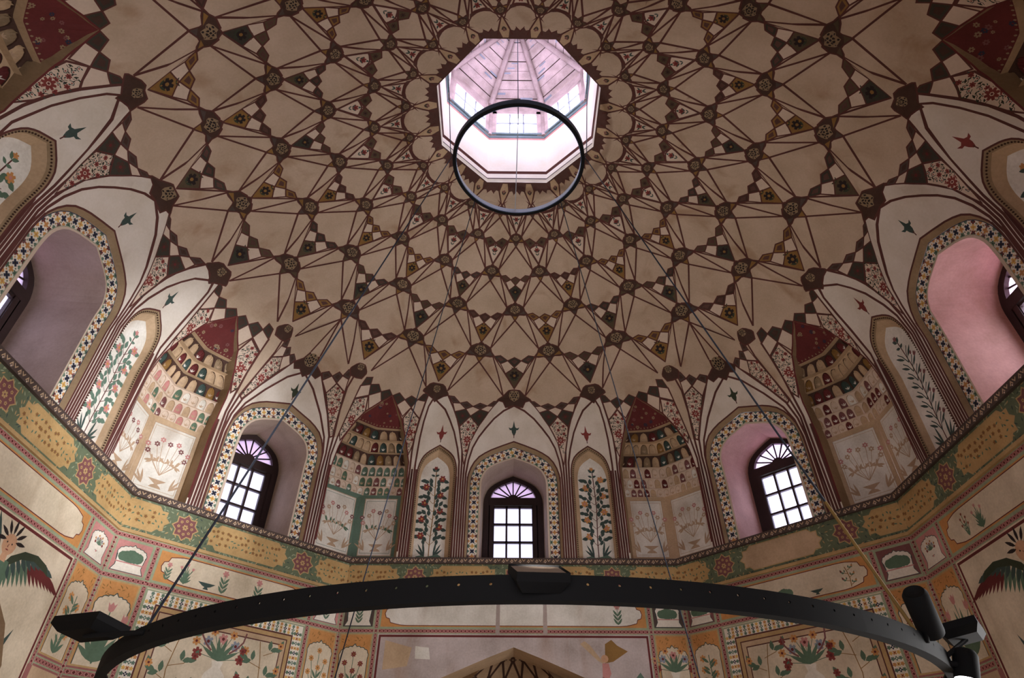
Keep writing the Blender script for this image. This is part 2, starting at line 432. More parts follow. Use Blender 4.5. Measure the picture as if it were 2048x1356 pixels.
    o=m.obj('ceiling'); tag(o,'shallow plastered dome painted with an interlaced net of brown stars around an octagonal oculus','ceiling',kind='structure'); o.data.validate()
    return o
N0=[(0,1.17),(.17,1.12),(.30,1.04),(.42,.992),(.28,.978),(.215,.94),(0,.957)]
N2=[(0,1.14),(.2,1.10),(.32,.99),(.2,.975),(.08,.955),(0,.94)]
N5=[(0,1.05),(.12,1.11),(.16,1.0),(.34,.95),(.26,.925),(.13,.945),(0,.915)]
N4=[(0,1.09),(.12,1.05),(.2,.99),(.14,.96),(.0,.95)]
def first_ring(sh,lo=False):
    for b in (-10,0,10):
        for h,us,r in ((N0,(0,),.13),(N2,(-2,2),.085),(N4,(-4,4),.075),(N5,(-5,5),.125)):
            for u in us:
                q=[(b+u+x,y) for x,y in mir(h)]; sh.poly(q,'star_brown'); sh.line(q,LW*.8,'line',True)
                lattice_disc(sh,b+u,1.02 if u else 1.035,r*.72,u+12,True)
    for s in(-1,1):
        for b in(-10,0,10):
            u=b+5*s
            sh.line([(u,1.75),(u-.12,1.12)],LW,'line'); sh.line([(u,1.75),(u+.12,1.12)],LW,'line')
build_dome()

# ------------------------------------------------------------------ drum bays between cornice and dome
ZT=2.816
def sub(a,b,n):
    return [(a[0]+(b[0]-a[0])*i/n,a[1]+(b[1]-a[1])*i/n) for i in range(n)]
def UX(uc,x,D): return uc+math.degrees(math.atan(x/D))/9
def dom(pts,uc,D,cx=0): return [(UX(uc,x+cx,D),z/ZT) for x,z in pts]
W0=arch(.80,1.38,2.10,.03); W1=arch(.755,1.38,2.04,.03); W2=arch(.59,1.36,1.86,.03); W3=arch(.56,1.36,1.83,.05)
S0_=arch(.335,1.52,1.99,.03); S1_=arch(.30,1.50,1.94,.03); S2_=arch(.252,1.46,1.85,.05)
NL=[(2.300,.012),(2.298,.25),(2.29,.5),(2.31,.60),(2.42,.70),(2.52,.77),(2.64,.836),(2.83,.90),(3,.943)]
NR=[(3.80,.012),(3.80,.25),(3.80,.5),(3.775,.61),(3.735,.668),(3.62,.758),(3.465,.835),(3.2,.903),(3,.943)]
def densen(p,st=.018):
    r=[]
    for a,b in zip(p,p[1:]): r+=sub(a,b,max(1,int(abs(b[1]-a[1])/st)))
    return r+[p[-1]]
NL=densen(NL); NR=densen(NR)
def finial(sh,u,t,m):
    pen=Pen(sh,u,t,.12)
    pen.poly([(-.1,-.7),(.1,-.7),(.3,-.25),(.36,.1),(.62,.12),(.82,.5),(.45,.38),(.2,.55),(0,1.5),(-.2,.55),(-.45,.38),(-.82,.5),(-.62,.12),(-.36,.1),(-.3,-.25)],m)
    pen.stem([(0,-1.1),(0,-.5)],.12,'line')
def chain_quads(sh,mk,dia,cre,kit,dk,kc):
    for q in dia:
        q=[(mk(u),t) for u,t in q]; sh.poly(q,dk); c=(sum(p[0] for p in q)/4,sum(p[1] for p in q)/4)
        sh.poly([(c[0]+(p[0]-c[0])*.5,c[1]+(p[1]-c[1])*.5) for p in q],'star_brown'); sh.line(q,LW*.75,'line',True)
    for q in cre: q=[(mk(u),t) for u,t in q]; sh.poly(q,'checker_white'); sh.line(q,LW*.75,'line',True)
    for q in kit:
        q=[(mk(u),t) for u,t in q]; sh.poly(q,kc); sh.line(q,LW*.75,'line',True)
        c=(sum(p[0] for p in q)/len(q),sum(p[1] for p in q)/len(q)); pen=Pen(sh,c[0],c[1],.07); pen.flower(0,0,1,'star_brown',6,'maroon')
def bay_sheet(kind,fpal):
    F=kind=='F'; uc=0 if F else 5; D=A if F else AD; ul,ur=(-3,3) if F else (3,7)
    outer=sub((ul,0),(ur,0),24 if F else 16)+sub((ur,0),(ur,1),8)+sub((ur,1),(ul,1),24 if F else 16)+sub((ul,1),(ul,0),8)
    sh=Sheet(lambda u,t:S(u,t),'whitewash',outer)
    sh.grid(ul+.08,ur-.08,56 if F else 36,.03,.985,44)
    M=[lambda u:u,lambda u:2*uc-u]
    # upper part of the field is the same warm cream as the dome
    ch='cream'
    for mk in M:
        if F:
            sh.poly([(mk(0),.99),(mk(.42),.99),(mk(.6),.95),(mk(.75),.9),(mk(1.0),.77),(mk(1.09),.62),(mk(1.14),.62),(mk(1.3),.82),(mk(1.5),.92),(mk(1.7),.985),(mk(2.2),.985),(mk(2.25),.85),(mk(2.4),.7),(mk(2.64),.836),(mk(3),.943),(mk(3),1),(mk(0),1)],ch)
        else:
            sh.poly([(mk(3),.943),(mk(3.2),.903),(mk(3.62),.758),(mk(3.85),.66),(mk(4.0),.64),(mk(4.3),.78),(mk(4.66),.955),(mk(5),.93),(mk(5),1),(mk(3),1)],ch)
    LWR=.032
    def L(pts,w=LWR,m='line'):
        for mk in M: sh.line([(mk(u),t) for u,t in pts],w,m)
    if F:
        L([(.42,.99),(.573,.944),(.723,.885),(.867,.829),(.978,.773),(1.046,.72),(1.09,.66),(1.115,.58),(1.118,.5),(1.12,.0)])
        L([(0,.957),(.259,.922),(.488,.873),(.679,.816),(.835,.76),(.957,.696),(1.03,.62),(1.065,.54),(1.07,.45),(1.07,0)])
        L([(1.68,.99),(1.501,.925),(1.379,.866),(1.313,.82),(1.252,.76),(1.19,.68),(1.172,.6),(1.17,.5),(1.17,0)])
        L([(1.985,.955),(1.705,.904),(1.554,.849),(1.42,.785),(1.30,.69),(1.235,.61),(1.22,.5),(1.22,0)])
        for q in (1.02,1.27): L([(q,0),(q,.52)])
        L([(2.17,.983),(2.206,.931),(2.25,.845),(2.28,.756),(2.275,.66),(2.25,.55),(2.25,0)]); L([(2.015,.955),(2.05,.945),(2.113,.91),(2.152,.828),(2.165,.738),(2.16,.6),(2.16,0)])
        for q in (2.07,2.115,2.205): L([(q,0),(q,.56)])
        dia=[[(1.652,.989),(1.516,.991),(1.354,.961),(1.536,.955)],[(1.354,.961),(1.187,.974),(1.026,.951),(1.195,.932)],[(1.026,.951),(.854,.972),(.669,.958),(.841,.935)],[(.669,.958),(.512,.985),(.40,.985),(.518,.954)]]
        cre=[[(1.536,.955),(1.354,.961),(1.195,.932),(1.46,.907)],[(1.026,.951),(.841,.935),(1.067,.895),(1.195,.932)],[(.841,.935),(.67,.958),(.518,.954),(.63,.918)]]
        kit=[[(1.46,.907),(1.195,.932),(1.067,.895),(1.30,.827)],[(.84,.935),(.63,.918),(.85,.833),(1.067,.895)]]
        for mk in M:
            chain_quads(sh,mk,dia,cre,kit,'greybrown','greengrey')
            q=[(mk(u),t) for u,t in [(1.067,.895),(.85,.833),(.93,.79),(1.03,.73),(1.09,.64),(1.135,.60),(1.19,.68),(1.26,.76),(1.30,.827)]]
            sh.poly(q,'checker_white'); sh.line(q,LW,'line',True); scroll_fill(sh,q,.066,3)
        nd=[[(2.17,.983),(2.296,.973),(2.394,.943),(2.21,.937)],[(2.394,.943),(2.559,.958),(2.689,.936),(2.50,.902)],[(2.689,.936),(2.86,.962),(3.0,.943),(2.837,.906)]]
        nc=[[(2.21,.937),(2.394,.943),(2.50,.902),(2.262,.845)],[(2.50,.902),(2.689,.936),(2.837,.906),(2.64,.854)]]
        fl=[(2.504,.899),(2.614,.846),(2.52,.77),(2.43,.70),(2.34,.64),(2.285,.70),(2.28,.756),(2.262,.845)]
    else:
        L([(3.811,.934),(3.824,.869),(3.849,.76),(3.878,.655),(3.89,.55),(3.89,0)]); L([(4.06,.955),(4.087,.897),(4.039,.786),(3.96,.65),(3.94,.55),(3.94,0)])
        L([(4.66,.95),(4.48,.866),(4.235,.752),(4.05,.645),(3.995,.55),(3.99,.45),(3.99,0)]); L([(4.95,.93),(4.694,.868),(4.371,.743),(4.139,.631),(4.06,.55),(4.04,.45),(4.04,0)])
        for q in (3.84,4.085): L([(q,0),(q,.50)])
        dia=[[(4.12,.978),(4.22,.985),(4.276,.953),(4.131,.938)],[(4.276,.953),(4.37,.972),(4.465,.949),(4.323,.916)],[(4.465,.949),(4.56,.972),(4.67,.962),(4.603,.922)]]
        cre=[[(4.131,.938),(4.276,.953),(4.323,.916),(4.10,.875)],[(4.323,.914),(4.465,.949),(4.603,.922),(4.433,.858)]]
        for mk in M:
            chain_quads(sh,mk,dia,cre,[],'greybrown','greengrey')
            q=[(mk(u),t) for u,t in [(4.318,.913),(4.433,.858),(4.3,.79),(4.12,.69),(4.03,.64),(3.98,.65),(4.04,.786),(4.099,.875)]]
            sh.poly(q,'checker_white'); sh.line(q,LW,'line',True); scroll_fill(sh,q,.062,5)
        nd=[[(3.0,.943),(3.11,.965),(3.29,.945),(3.2,.903)],[(3.29,.945),(3.404,.971),(3.59,.957),(3.535,.91)],[(3.59,.957),(3.61,.989),(3.755,.977),(3.81,.932)]]
        nc=[[(3.2,.903),(3.29,.945),(3.535,.91),(3.423,.852)],[(3.535,.91),(3.59,.957),(3.806,.932),(3.824,.869)]]
        fl=[(3.538,.904),(3.815,.865),(3.84,.80),(3.87,.68),(3.80,.645),(3.76,.67),(3.63,.76),(3.475,.835)]
    for mk in M:
        chain_quads(sh,mk,nd,nc,[],'greengrey','greengrey')
        q=[(mk(u),t) for u,t in fl]; sh.poly(q,'checker_white'); sh.line(q,LW,'line',True); scroll_fill(sh,q,.066,9)
    # niche arch, window arch, blind arches
    nl=NL if F else NR
    for mk in M:
        q=[(mk(u),t) for u,t in nl]; sh.line(q[2:],.04,'maroon')
        sh.hole(q+[(mk(3),.012)])
    w=dom(W0,uc,D); sh.line(w,.05,'line'); sh.hole(w)
    finial(sh,uc,2.30/ZT,'green' if F else 'darkleaf')
    if F:
        for s in(-1,1):
            w=dom(S0_,0,D,s*1.36); sh.line(w,.045,'line'); sh.hole(w); finial(sh,UX(0,s*1.36,D),2.17/ZT,fpal)
    q=first_ring_lower(sh,F)
    return sh.build()
def first_ring_lower(sh,F):
    for h,us,r in (((N0,(0,),.13),(N2,(-2,2),.085)) if F else ((N4,(4,6),.075),(N5,(5,),.125))):
        for u in us:
            q=[(u+x,y) for x,y in mir(h)]; sh.poly(q,'star_brown'); sh.line(q,LW*.8,'line',True)
            lattice_disc(sh,u,1.02 if u else 1.035,r*.72,u+12,True)
def loft(a,b,fa,fb,m,mesh):
    n=len(a)
    for i in range(n-1): mesh.quad(fa(*a[i]),fa(*a[i+1]),fb(*b[i+1]),fb(*b[i]),m)
def tile_band(uc,D):
    o=dom(W1,uc,D); i=dom(W2,uc,D)
    def dens(p): 
        r=[]
        for a,b in zip(p,p[1:]): r+=sub(a,b,max(1,int(dist((a[0]*.7,a[1]*2.8),(b[0]*.7,b[1]*2.8))/.1)))
        return r+[p[-1]]
    sh=Sheet(lambda u,t:S(u,t,.055),'white',dens(o)+dens(i)[::-1])
    mid=dom(arch(.672,1.37,1.955,.03),uc,D)
    midm=[( (u-uc)*9*pi/180*D, t*ZT) for u,t in mid]
    pts=along(midm,.085)
    for n,(x,z,a) in enumerate(pts):
        pen=Pen(sh,uc+x/(9*pi/180*D),z/ZT,1,a+pi/2)   # local y across? x along normal
        k=n%4
        if k in(0,2):
            pen.flower(0,0,.042,'navy',4,'dot',pi/4,.5)
            for s in(-1,1): pen.flower(s*.066,0,.024,('teal','orange')[k//2],4,None)
        else:
            pen.flower(0,0,.038,('orange','yellow')[k//2],4,'orange',0,.5)
            for s in(-1,1): pen.flower(s*.066,0,.034,('maroon','leaf','star_red')[(n//2)%3],5,'green')
        for s in(-1,1):
            for q in(-1,1): pen.leaf(s*.034,q*.034,math.atan2(q,s),.022,.018,('teal','orange')[(n+q)%2])
    sh.line(o,.02,'navy'); sh.line(i,.018,'sage')
    return sh.build()
def tree_panel(sh,cx,cz,w,h,seed,leafm,flm,kind,X):
    """flowering tree on the blind arch panel; X maps local metres to the plan"""
    rnd=random.Random(seed); pen=Pen(sh,*X(cx,cz),1)
    st='line' if kind else 'ochre'
    trunk=[(0,0),(.0,.3),(.015,.6),(.03,.9),(.02,1.2),(.01,h-.1)]
    pen.stem(trunk,.016,st)
    lv=8
    for i in range(lv):
        z=.34+i*(h-.5)/lv; s=-1 if i%2 else 1; zz=min(z+.14,h-.12)
        if kind==2:   # lily with sword leaves
            for q in(-1,1):
                pen.stem([(0,z-.12),(q*.05,z),(q*.11,z+.07)],.014,'green'); pen.leaf(q*.04,z-.06,pi/2-q*.9,.17,.035,'green')
            if i%2==0: pen.tulip(s*.16*w/.22,z+.05,.042,flm,pi/2-s*.8); pen.tulip(s*.11*w/.22,z+.10,.034,flm,pi/2-s*.3)
            continue
        for q in(-1,1):
            ex=q*w*(.62+.3*rnd.random()); pen.stem([(0,z-.1),(ex*.5,z-.02),(ex*.8,z+.05)],.008,st)
            for l in range(3):
                f=(.3,.62,.95)[l]; ang=pi/2-q*(.5+l*.5)+rnd.uniform(-.5,.5)
                pen.leaf(ex*f,z-.06+f*.09,ang,.115,.066,leafm)
                if l==1: pen.leaf(ex*f,z-.06+f*.09,ang-q*2.4,.10,.055,leafm)
            if (i+(q>0))%2==0: pen.flower(ex*.85,z+.06,.062,flm,6,'orange' if flm!='orange' else 'pink',rnd.random())
    pen.flower(0,h-.06,.04,flm,6); 
    for q in(-1,1): pen.leaf(0,h-.12,pi/2-q*.8,.09,.045,leafm); pen.leaf(0,h-.2,pi/2-q*1.2,.08,.04,leafm)
    for q in(-1,1):
        for l in range(3): pen.leaf(q*.07,.04,pi/2-q*(.15+l*.35),.30-.05*l,.035,'green')
    pen.poly([(-.23,0),(-.2,.05),(-.12,.07),(-.05,.04),(.05,.06),(.14,.09),(.2,.05),(.23,0)],'teal')
def bay_extras(m,kind,pal):
    F=kind=='F'; uc=0 if F else 5; D=A if F else AD
    m.add(tile_band(uc,D),smooth=False)
    o0,o1,o2,o3=[dom(w,uc,D) for w in(W0,W1,W2,W3)]
    loft(o0,o1,lambda u,t:S(u,t),lambda u,t:S(u,t,.055),'molding',m)
    loft(o2,o3,lambda u,t:S(u,t,.055),lambda u,t:S(u,t,.045),'checker_white',m)
    # deep splayed tunnel to the window
    dy=1.0; W4=arch(.55,1.40,1.97,.05); ca,sa=math.cos(rad(uc*9)),math.sin(rad(uc*9))
    def bk(x,z,d): y=D+d; return (x*ca+y*sa,-x*sa+y*ca,z)
    rv='reveal_'+pal.get('rev','pink')
    steps=6; prev=[S(u,t,.045) for u,t in o3]
    for k in range(1,steps+1):
        f=k/steps; cur=[]
        for (x,z),(x4,z4),p0 in zip(W3,W4,[S(u,t,.045) for u,t in o3]):
            q=bk(x4,z4,dy); g=f; bow=.05*math.sin(pi*f)*(1 if abs(x)>.2 else .3)
            xs=1+bow*.6
            cur.append(tuple(p0[i]+(q[i]-p0[i])*g for i in range(3)))
        for i in range(len(cur)-1): m.add(([prev[i],prev[i+1],cur[i+1],cur[i]],[(0,1,2,3)],rv),smooth=True)
        if k==1: pass
        prev=cur
    a,b=S(*o3[0],.045),S(*o3[-1],.045); c,d=bk(-.53,.05,dy+.1),bk(.53,.05,dy+.1)
    m.quad(a,b,c,d,'checker_white')
    a2,b2=S(*o0[0],-.01),S(*o0[-1],-.01); m.quad(a2,b2,b,a,'molding')
    if F:
        for s in(-1,1):
            p0,p1,p2=[dom(w,0,D,s*1.36) for w in(S0_,S1_,S2_)]
            loft(p0,p1,lambda u,t:S(u,t),lambda u,t:S(u,t,.035),'molding',m)
            loft(p1,p2,lambda u,t:S(u,t,.035),lambda u,t:S(u,t,.11),'tan',m)
            for q in along([( (u)*9*pi/180*D, t*ZT) for u,t in dom(arch(.318,1.51,1.965,.05),0,D,s*1.36)],.035):
                u,t=q[0]/(9*pi/180*D),q[1]/ZT; c=Vector(S(u,t,.012)); m.box(c,(.014,.014,.014),'star_brown')
            a,b=S(*p2[0],.11),S(*p2[-1],.11); m.quad(S(*p0[0]),S(*p0[-1]),b,a,'molding')
            sh=Sheet(lambda u,t:S(u,t,.11),'panelwhite',p2)
            sh.grid(min(p[0] for p in p2),max(p[0] for p in p2),4,.05,.65,14)
            tk,lm,fm=pal['tree'][0 if s<0 else 1]
            tree_panel(sh,s*1.36,.05,.22,1.66,7+s,lm,fm,tk,lambda x,z:(UX(0,x,D),z/ZT))
            m.add(sh.build())
# ------------------------------------------------------------------ lower painted walls
def plant(pen,h,kind,seed=0):
    rnd=random.Random(seed)
    if kind=='tulips':
        for s,t,x in((0,1,0),(-1,.8,-.28),(1,.82,.28)):
            pen.stem([(0,0),(x*.4*h,h*t*.45),(x*h,h*t*.85)],.012,'leaf'); pen.tulip(x*h,h*t*.9,h*.10,'pink',pi/2-x)
        for s in(-1,1):
            for l,(a,le) in enumerate(((.25,.62),(.55,.5),(.9,.4),(.12,.75))): pen.leaf(0,h*.02,pi/2-s*a,h*le,h*.09,'leaf')
    elif kind=='lilies':
        pen.stem([(0,0),(h*.04,h*.4),(h*.02,h*.9)],.014,'leaf')
        for i in range(6):
            s=-1 if i%2 else 1; z=h*(.30+.11*i)
            pen.flower(s*h*.13,z,h*.075,'orange',6,'pink',rnd.random()); pen.leaf(0,z-h*.1,pi/2-s*.9,h*.2,h*.06,'leaf'); pen.leaf(0,z-h*.14,pi/2+s*.9,h*.17,h*.05,'leaf')
        for s in(-1,1): pen.leaf(0,0,pi/2-s*.8,h*.26,h*.07,'leaf'); pen.leaf(0,0,pi/2-s*.3,h*.3,h*.06,'leaf')
    elif kind=='poppies':
        for i,(x,z) in enumerate(((0,.95),(-.17,.78),(.17,.76),(-.2,.52),(.2,.5),(.02,.62))):
            pen.stem([(0,h*.05),(x*h*.5,z*h*.5),(x*h,z*h)],.009,'leaf'); pen.flower(x*h,z*h,h*.06,('orange','red')[seed%2],7,'ochre')
        for i in range(4):
            for s in(-1,1): pen.leaf(0,h*(.05+.12*i),pi/2-s*.6,h*.2,h*.05,'leaf')
    elif kind=='bush':
        for x,r in((-.34,.22),(0,.3),(.3,.24),(-.15,.26),(.16,.26)): pen.disc(x*h,h*(.32+r*.4),h*r,'leaf',9)
        pen.poly([(-h*.6,h*.12),(h*.6,h*.12),(h*.6,h*.17),(-h*.6,h*.17)],'pink')
    elif kind=='bowl':
        pen.poly([(-.5*h,.35*h),(.5*h,.35*h),(.25*h,.18*h),(.08*h,.12*h),(.16*h,0),(-.16*h,0),(-.08*h,.12*h),(-.25*h,.18*h)],'green')
    elif kind=='sprig':
        for s in(-1,1):
            for i in range(3): pen.leaf(0,h*.22*i,pi/2-s*.6,h*.42,h*.12,'leaf')
        pen.flower(0,h*.95,h*.17,'pink',6); pen.stem([(0,0),(0,h*.9)],.008,'leaf')
    elif kind=='vase':
        pen.poly([(-.1*h,.62*h),(.1*h,.62*h),(.07*h,.52*h),(.17*h,.42*h),(.2*h,.3*h),(.13*h,.15*h),(.05*h,.08*h),(.1*h,0),(-.1*h,0),(-.05*h,.08*h),(-.13*h,.15*h),(-.2*h,.3*h),(-.17*h,.42*h),(-.07*h,.52*h)],'white')
        pen.flower(0,.3*h,.07*h,'pink',6); pen.flower(-.1*h,.32*h,.035*h,'leaf',5); pen.flower(.1*h,.32*h,.035*h,'leaf',5)
        for i in range(9):
            a=pi/2+(i-4)*.34; r=h*(.42+.14*(i%2)); x,z=r*math.cos(a)*.9,.62*h+r*math.sin(a)*.8
            pen.stem([(0,.62*h),(x*.4,.62*h+(z-.62*h)*.5),(x,z)],.008,'leaf'); pen.flower(x,z,h*(.085,.07)[i%2],('red','orange','bluegrey','orange','pink','orange','bluegrey','orange','red')[i],6,'maroon',i)
        for i in range(6): a=pi/2+(i-2.5)*.42; pen.leaf(0,.62*h,a,.36*h,.07*h,'leaf')
    elif kind=='branch':
        s=1 if seed%2 else -1
        pen.stem([(0,0),(s*h*.05,h*.4),(s*h*.0,h*.75),(-s*h*.06,h)],.011,'ochre')
        for i in range(5):
            z=h*(.15+.18*i); q=-1 if i%2 else 1; ex=q*h*.28
            pen.stem([(s*h*.04,z-h*.06),(ex*.6,z),(ex,z+h*.08)],.008,'ochre')
            for f,a in((.45,pi/2),(.7,pi/2-q*1.4),(1,pi/2-q*.4),(.5,-pi/2*q+pi/2+.3)): pen.leaf(ex*f,z+h*.08*f-h*.01,a,h*.15,h*.075,'leaf')
            pen.flower(ex*1.08,z+h*.12,h*.055,('red','orange')[(i+seed)%2],6,'maroon',i)
def lozenges(sh,a,b,w,step=.058):
    """strip of linked lozenges between a and b"""
    L=dist(a,b); n=max(1,int(L/step)); dx,dy=(b[0]-a[0])/L,(b[1]-a[1])/L; nx,ny=-dy,dx
    def q(t,h,m,o=0): sh.poly([(a[0]+dx*(t+x)+nx*y,a[1]+dy*(t+x)+ny*y) for x,y in ((h,0),(0,h*1.15),(-h,0),(0,-h*1.15))],m)
    st=L/n
    for s in(-1,1): sh.poly([(a[0]+nx*s*w/2,a[1]+ny*s*w/2),(b[0]+nx*s*w/2,b[1]+ny*s*w/2),(b[0]+nx*s*(w/2-.016),b[1]+ny*s*(w/2-.016)),(a[0]+nx*s*(w/2-.016),a[1]+ny*s*(w/2-.016))],'sage')
    for i in range(n): q((i+.5)*st,st*.44,'pink'); q((i+.5)*st,st*.28,'maroon')
def rect(x0,z0,x1,z1): return [(x0,z0),(x1,z0),(x1,z1),(x0,z1)]
def star8(cx,cz,r): return [(cx+(r if i%2==0 else r*.74)*math.cos(pi*i/8+pi/2),cz+(r if i%2==0 else r*.74)*math.sin(pi*i/8+pi/2)) for i in range(16)]
def long_star(x0,x1,cz,r):
    o=[]
    for i in range(16):
        a=pi/2-pi*i/8; rr=r if i%2==0 else r*.74
        if i<=8: o.append((x1-r+rr*math.cos(a),cz+rr*math.sin(a)))
    for i in range(9):
        a=-pi/2-pi*i/8; rr=r if i%2==0 else r*.74
        o.append((x0+r+rr*math.cos(a),cz+rr*math.sin(a)))
    return o
def cart_fill(sh,x0,x1,cz,r,seed,cm,m1,m2):
    rnd=random.Random(seed); x=x0
    while x<x1:
        for z in (-.5,0,.5):
            pen=Pen(sh,x+rnd.uniform(-.02,.02),cz+z*r+rnd.uniform(-.015,.015),.03,rnd.uniform(0,6)); 
            if rnd.random()<.45: pen.flower(0,0,.8,m1,5,cm)
            else: pen.leaf(-1,0,.3,1.5,.6,m2)
        x+=.062
def green_band(sh,hw,items,wall):
    sh.poly(rect(-hw,-.49,hw,-.05),'band_green'); rnd=random.Random(wall)
    for i in range(int(hw*2/.05)):
        for z in(-.47,-.40,-.33,-.26,-.2,-.12,-.07):
            if rnd.random()<.75:
                pen=Pen(sh,-hw+.03+i*.05+rnd.uniform(-.02,.02),z+rnd.uniform(-.015,.015),.026,rnd.uniform(0,6)); pen.leaf(-1,0,0,2,.55,('gold','sage','green','sage')[rnd.randrange(4)])
    for k,a,b in items:
        if k=='m':
            s=star8(a,-.27,.175); sh.poly(s,'star_red'); sh.line(s,.014,'gold',True)
            for i in range(8):
                c=pi*i/4; pen=Pen(sh,a+.09*math.cos(c),-.27+.09*math.sin(c),.026,c); pen.flower(0,0,.8,'gold',5,'maroon')
            Pen(sh,a,-.27,.04).flower(0,0,1,'gold',6,'star_red')
        else:
            s=long_star(a,b,-.27,.175); sh.poly(s,('band_orange','tan')[k=='w']); sh.line(s,.012,'gold',True)
            if k=='o': cart_fill(sh,a+.1,b-.1,-.27,.16,int(a*10)+wall,'star_red','ochre','leaf')
def niche_panel(sh,x0,x1,z0,z1,kind,seed,bg='orange',ground='panelcream'):
    """flower panel with a cusped arch head"""
    sh.poly(rect(x0,z0,x1,z1),'gold'); sh.poly(rect(x0+.02,z0+.02,x1-.02,z1-.02),bg)
    rnd=random.Random(seed); w=x1-x0; cx=(x0+x1)/2
    for i in range(26): Pen(sh,rnd.uniform(x0+.04,x1-.04),rnd.uniform(z1-.3,z1-.04),.022,rnd.uniform(0,6)).leaf(-1,0,0,2,.5,'ochre')
    hd=[(cx+x,z1-.34+y) for x,y in cusped(w-.07,.17)]
    q=[(cx+(w-.07)/2,z0+.02)]+hd+[(cx-(w-.07)/2,z0+.02)]; sh.poly(q,ground); sh.line(q,.010,'green')
    plant(Pen(sh,cx,z0+.05),z1-z0-.30,kind,seed)
def square_panel(sh,x0,x1,kind,bg='pink'):
    sh.poly(rect(x0,-1.03,x1,-.61),'sage'); sh.poly(rect(x0+.018,-1.012,x1-.018,-.628),bg); cx=(x0+x1)/2;w=x1-x0
    hd=[(cx+x,-.80+y) for x,y in cusped(w*.74,.12)]
    q=[(cx+w*.42,-1.0),(cx+w*.34,-.93),(cx+w*.37,-.8)]+hd+[(cx-w*.37,-.8),(cx-w*.34,-.93),(cx-w*.42,-1.0)]; sh.poly(q,'white'); sh.line(q,.008,'green',True)
    if kind=='bush': plant(Pen(sh,cx,-.93),.28,'bush')
    elif kind=='vase': plant(Pen(sh,cx,-.97),.22,'vase')
    else: plant(Pen(sh,cx,-.96),.24,'sprig')
def long_panel(sh,x0,x1,plants,bg='orange',ground='panelcream',ends=(1,1)):
    sh.poly(rect(x0,-1.03,x1,-.61),'sage'); sh.poly(rect(x0+.018,-1.012,x1-.018,-.628),bg)
    e=[(0,0),(-.02,.06),(-.07,.075),(-.09,.13),(-.17,.15),(-.24,.165),(-.34,.172)]
    R=[(x1-.07+x,-.82-y) for x,y in e[::-1]]+[(x1-.07+x,-.82+y) for x,y in e[1:]]
    L=[(x0+.07-x,-.82+y) for x,y in e[::-1]]+[(x0+.07-x,-.82-y) for x,y in e[1:]]
    q=R+L; sh.poly(q,ground); sh.line(q,.010,'maroon',True)
    for k,x,h,s in plants: plant(Pen(sh,x,-.97),h,k,s)
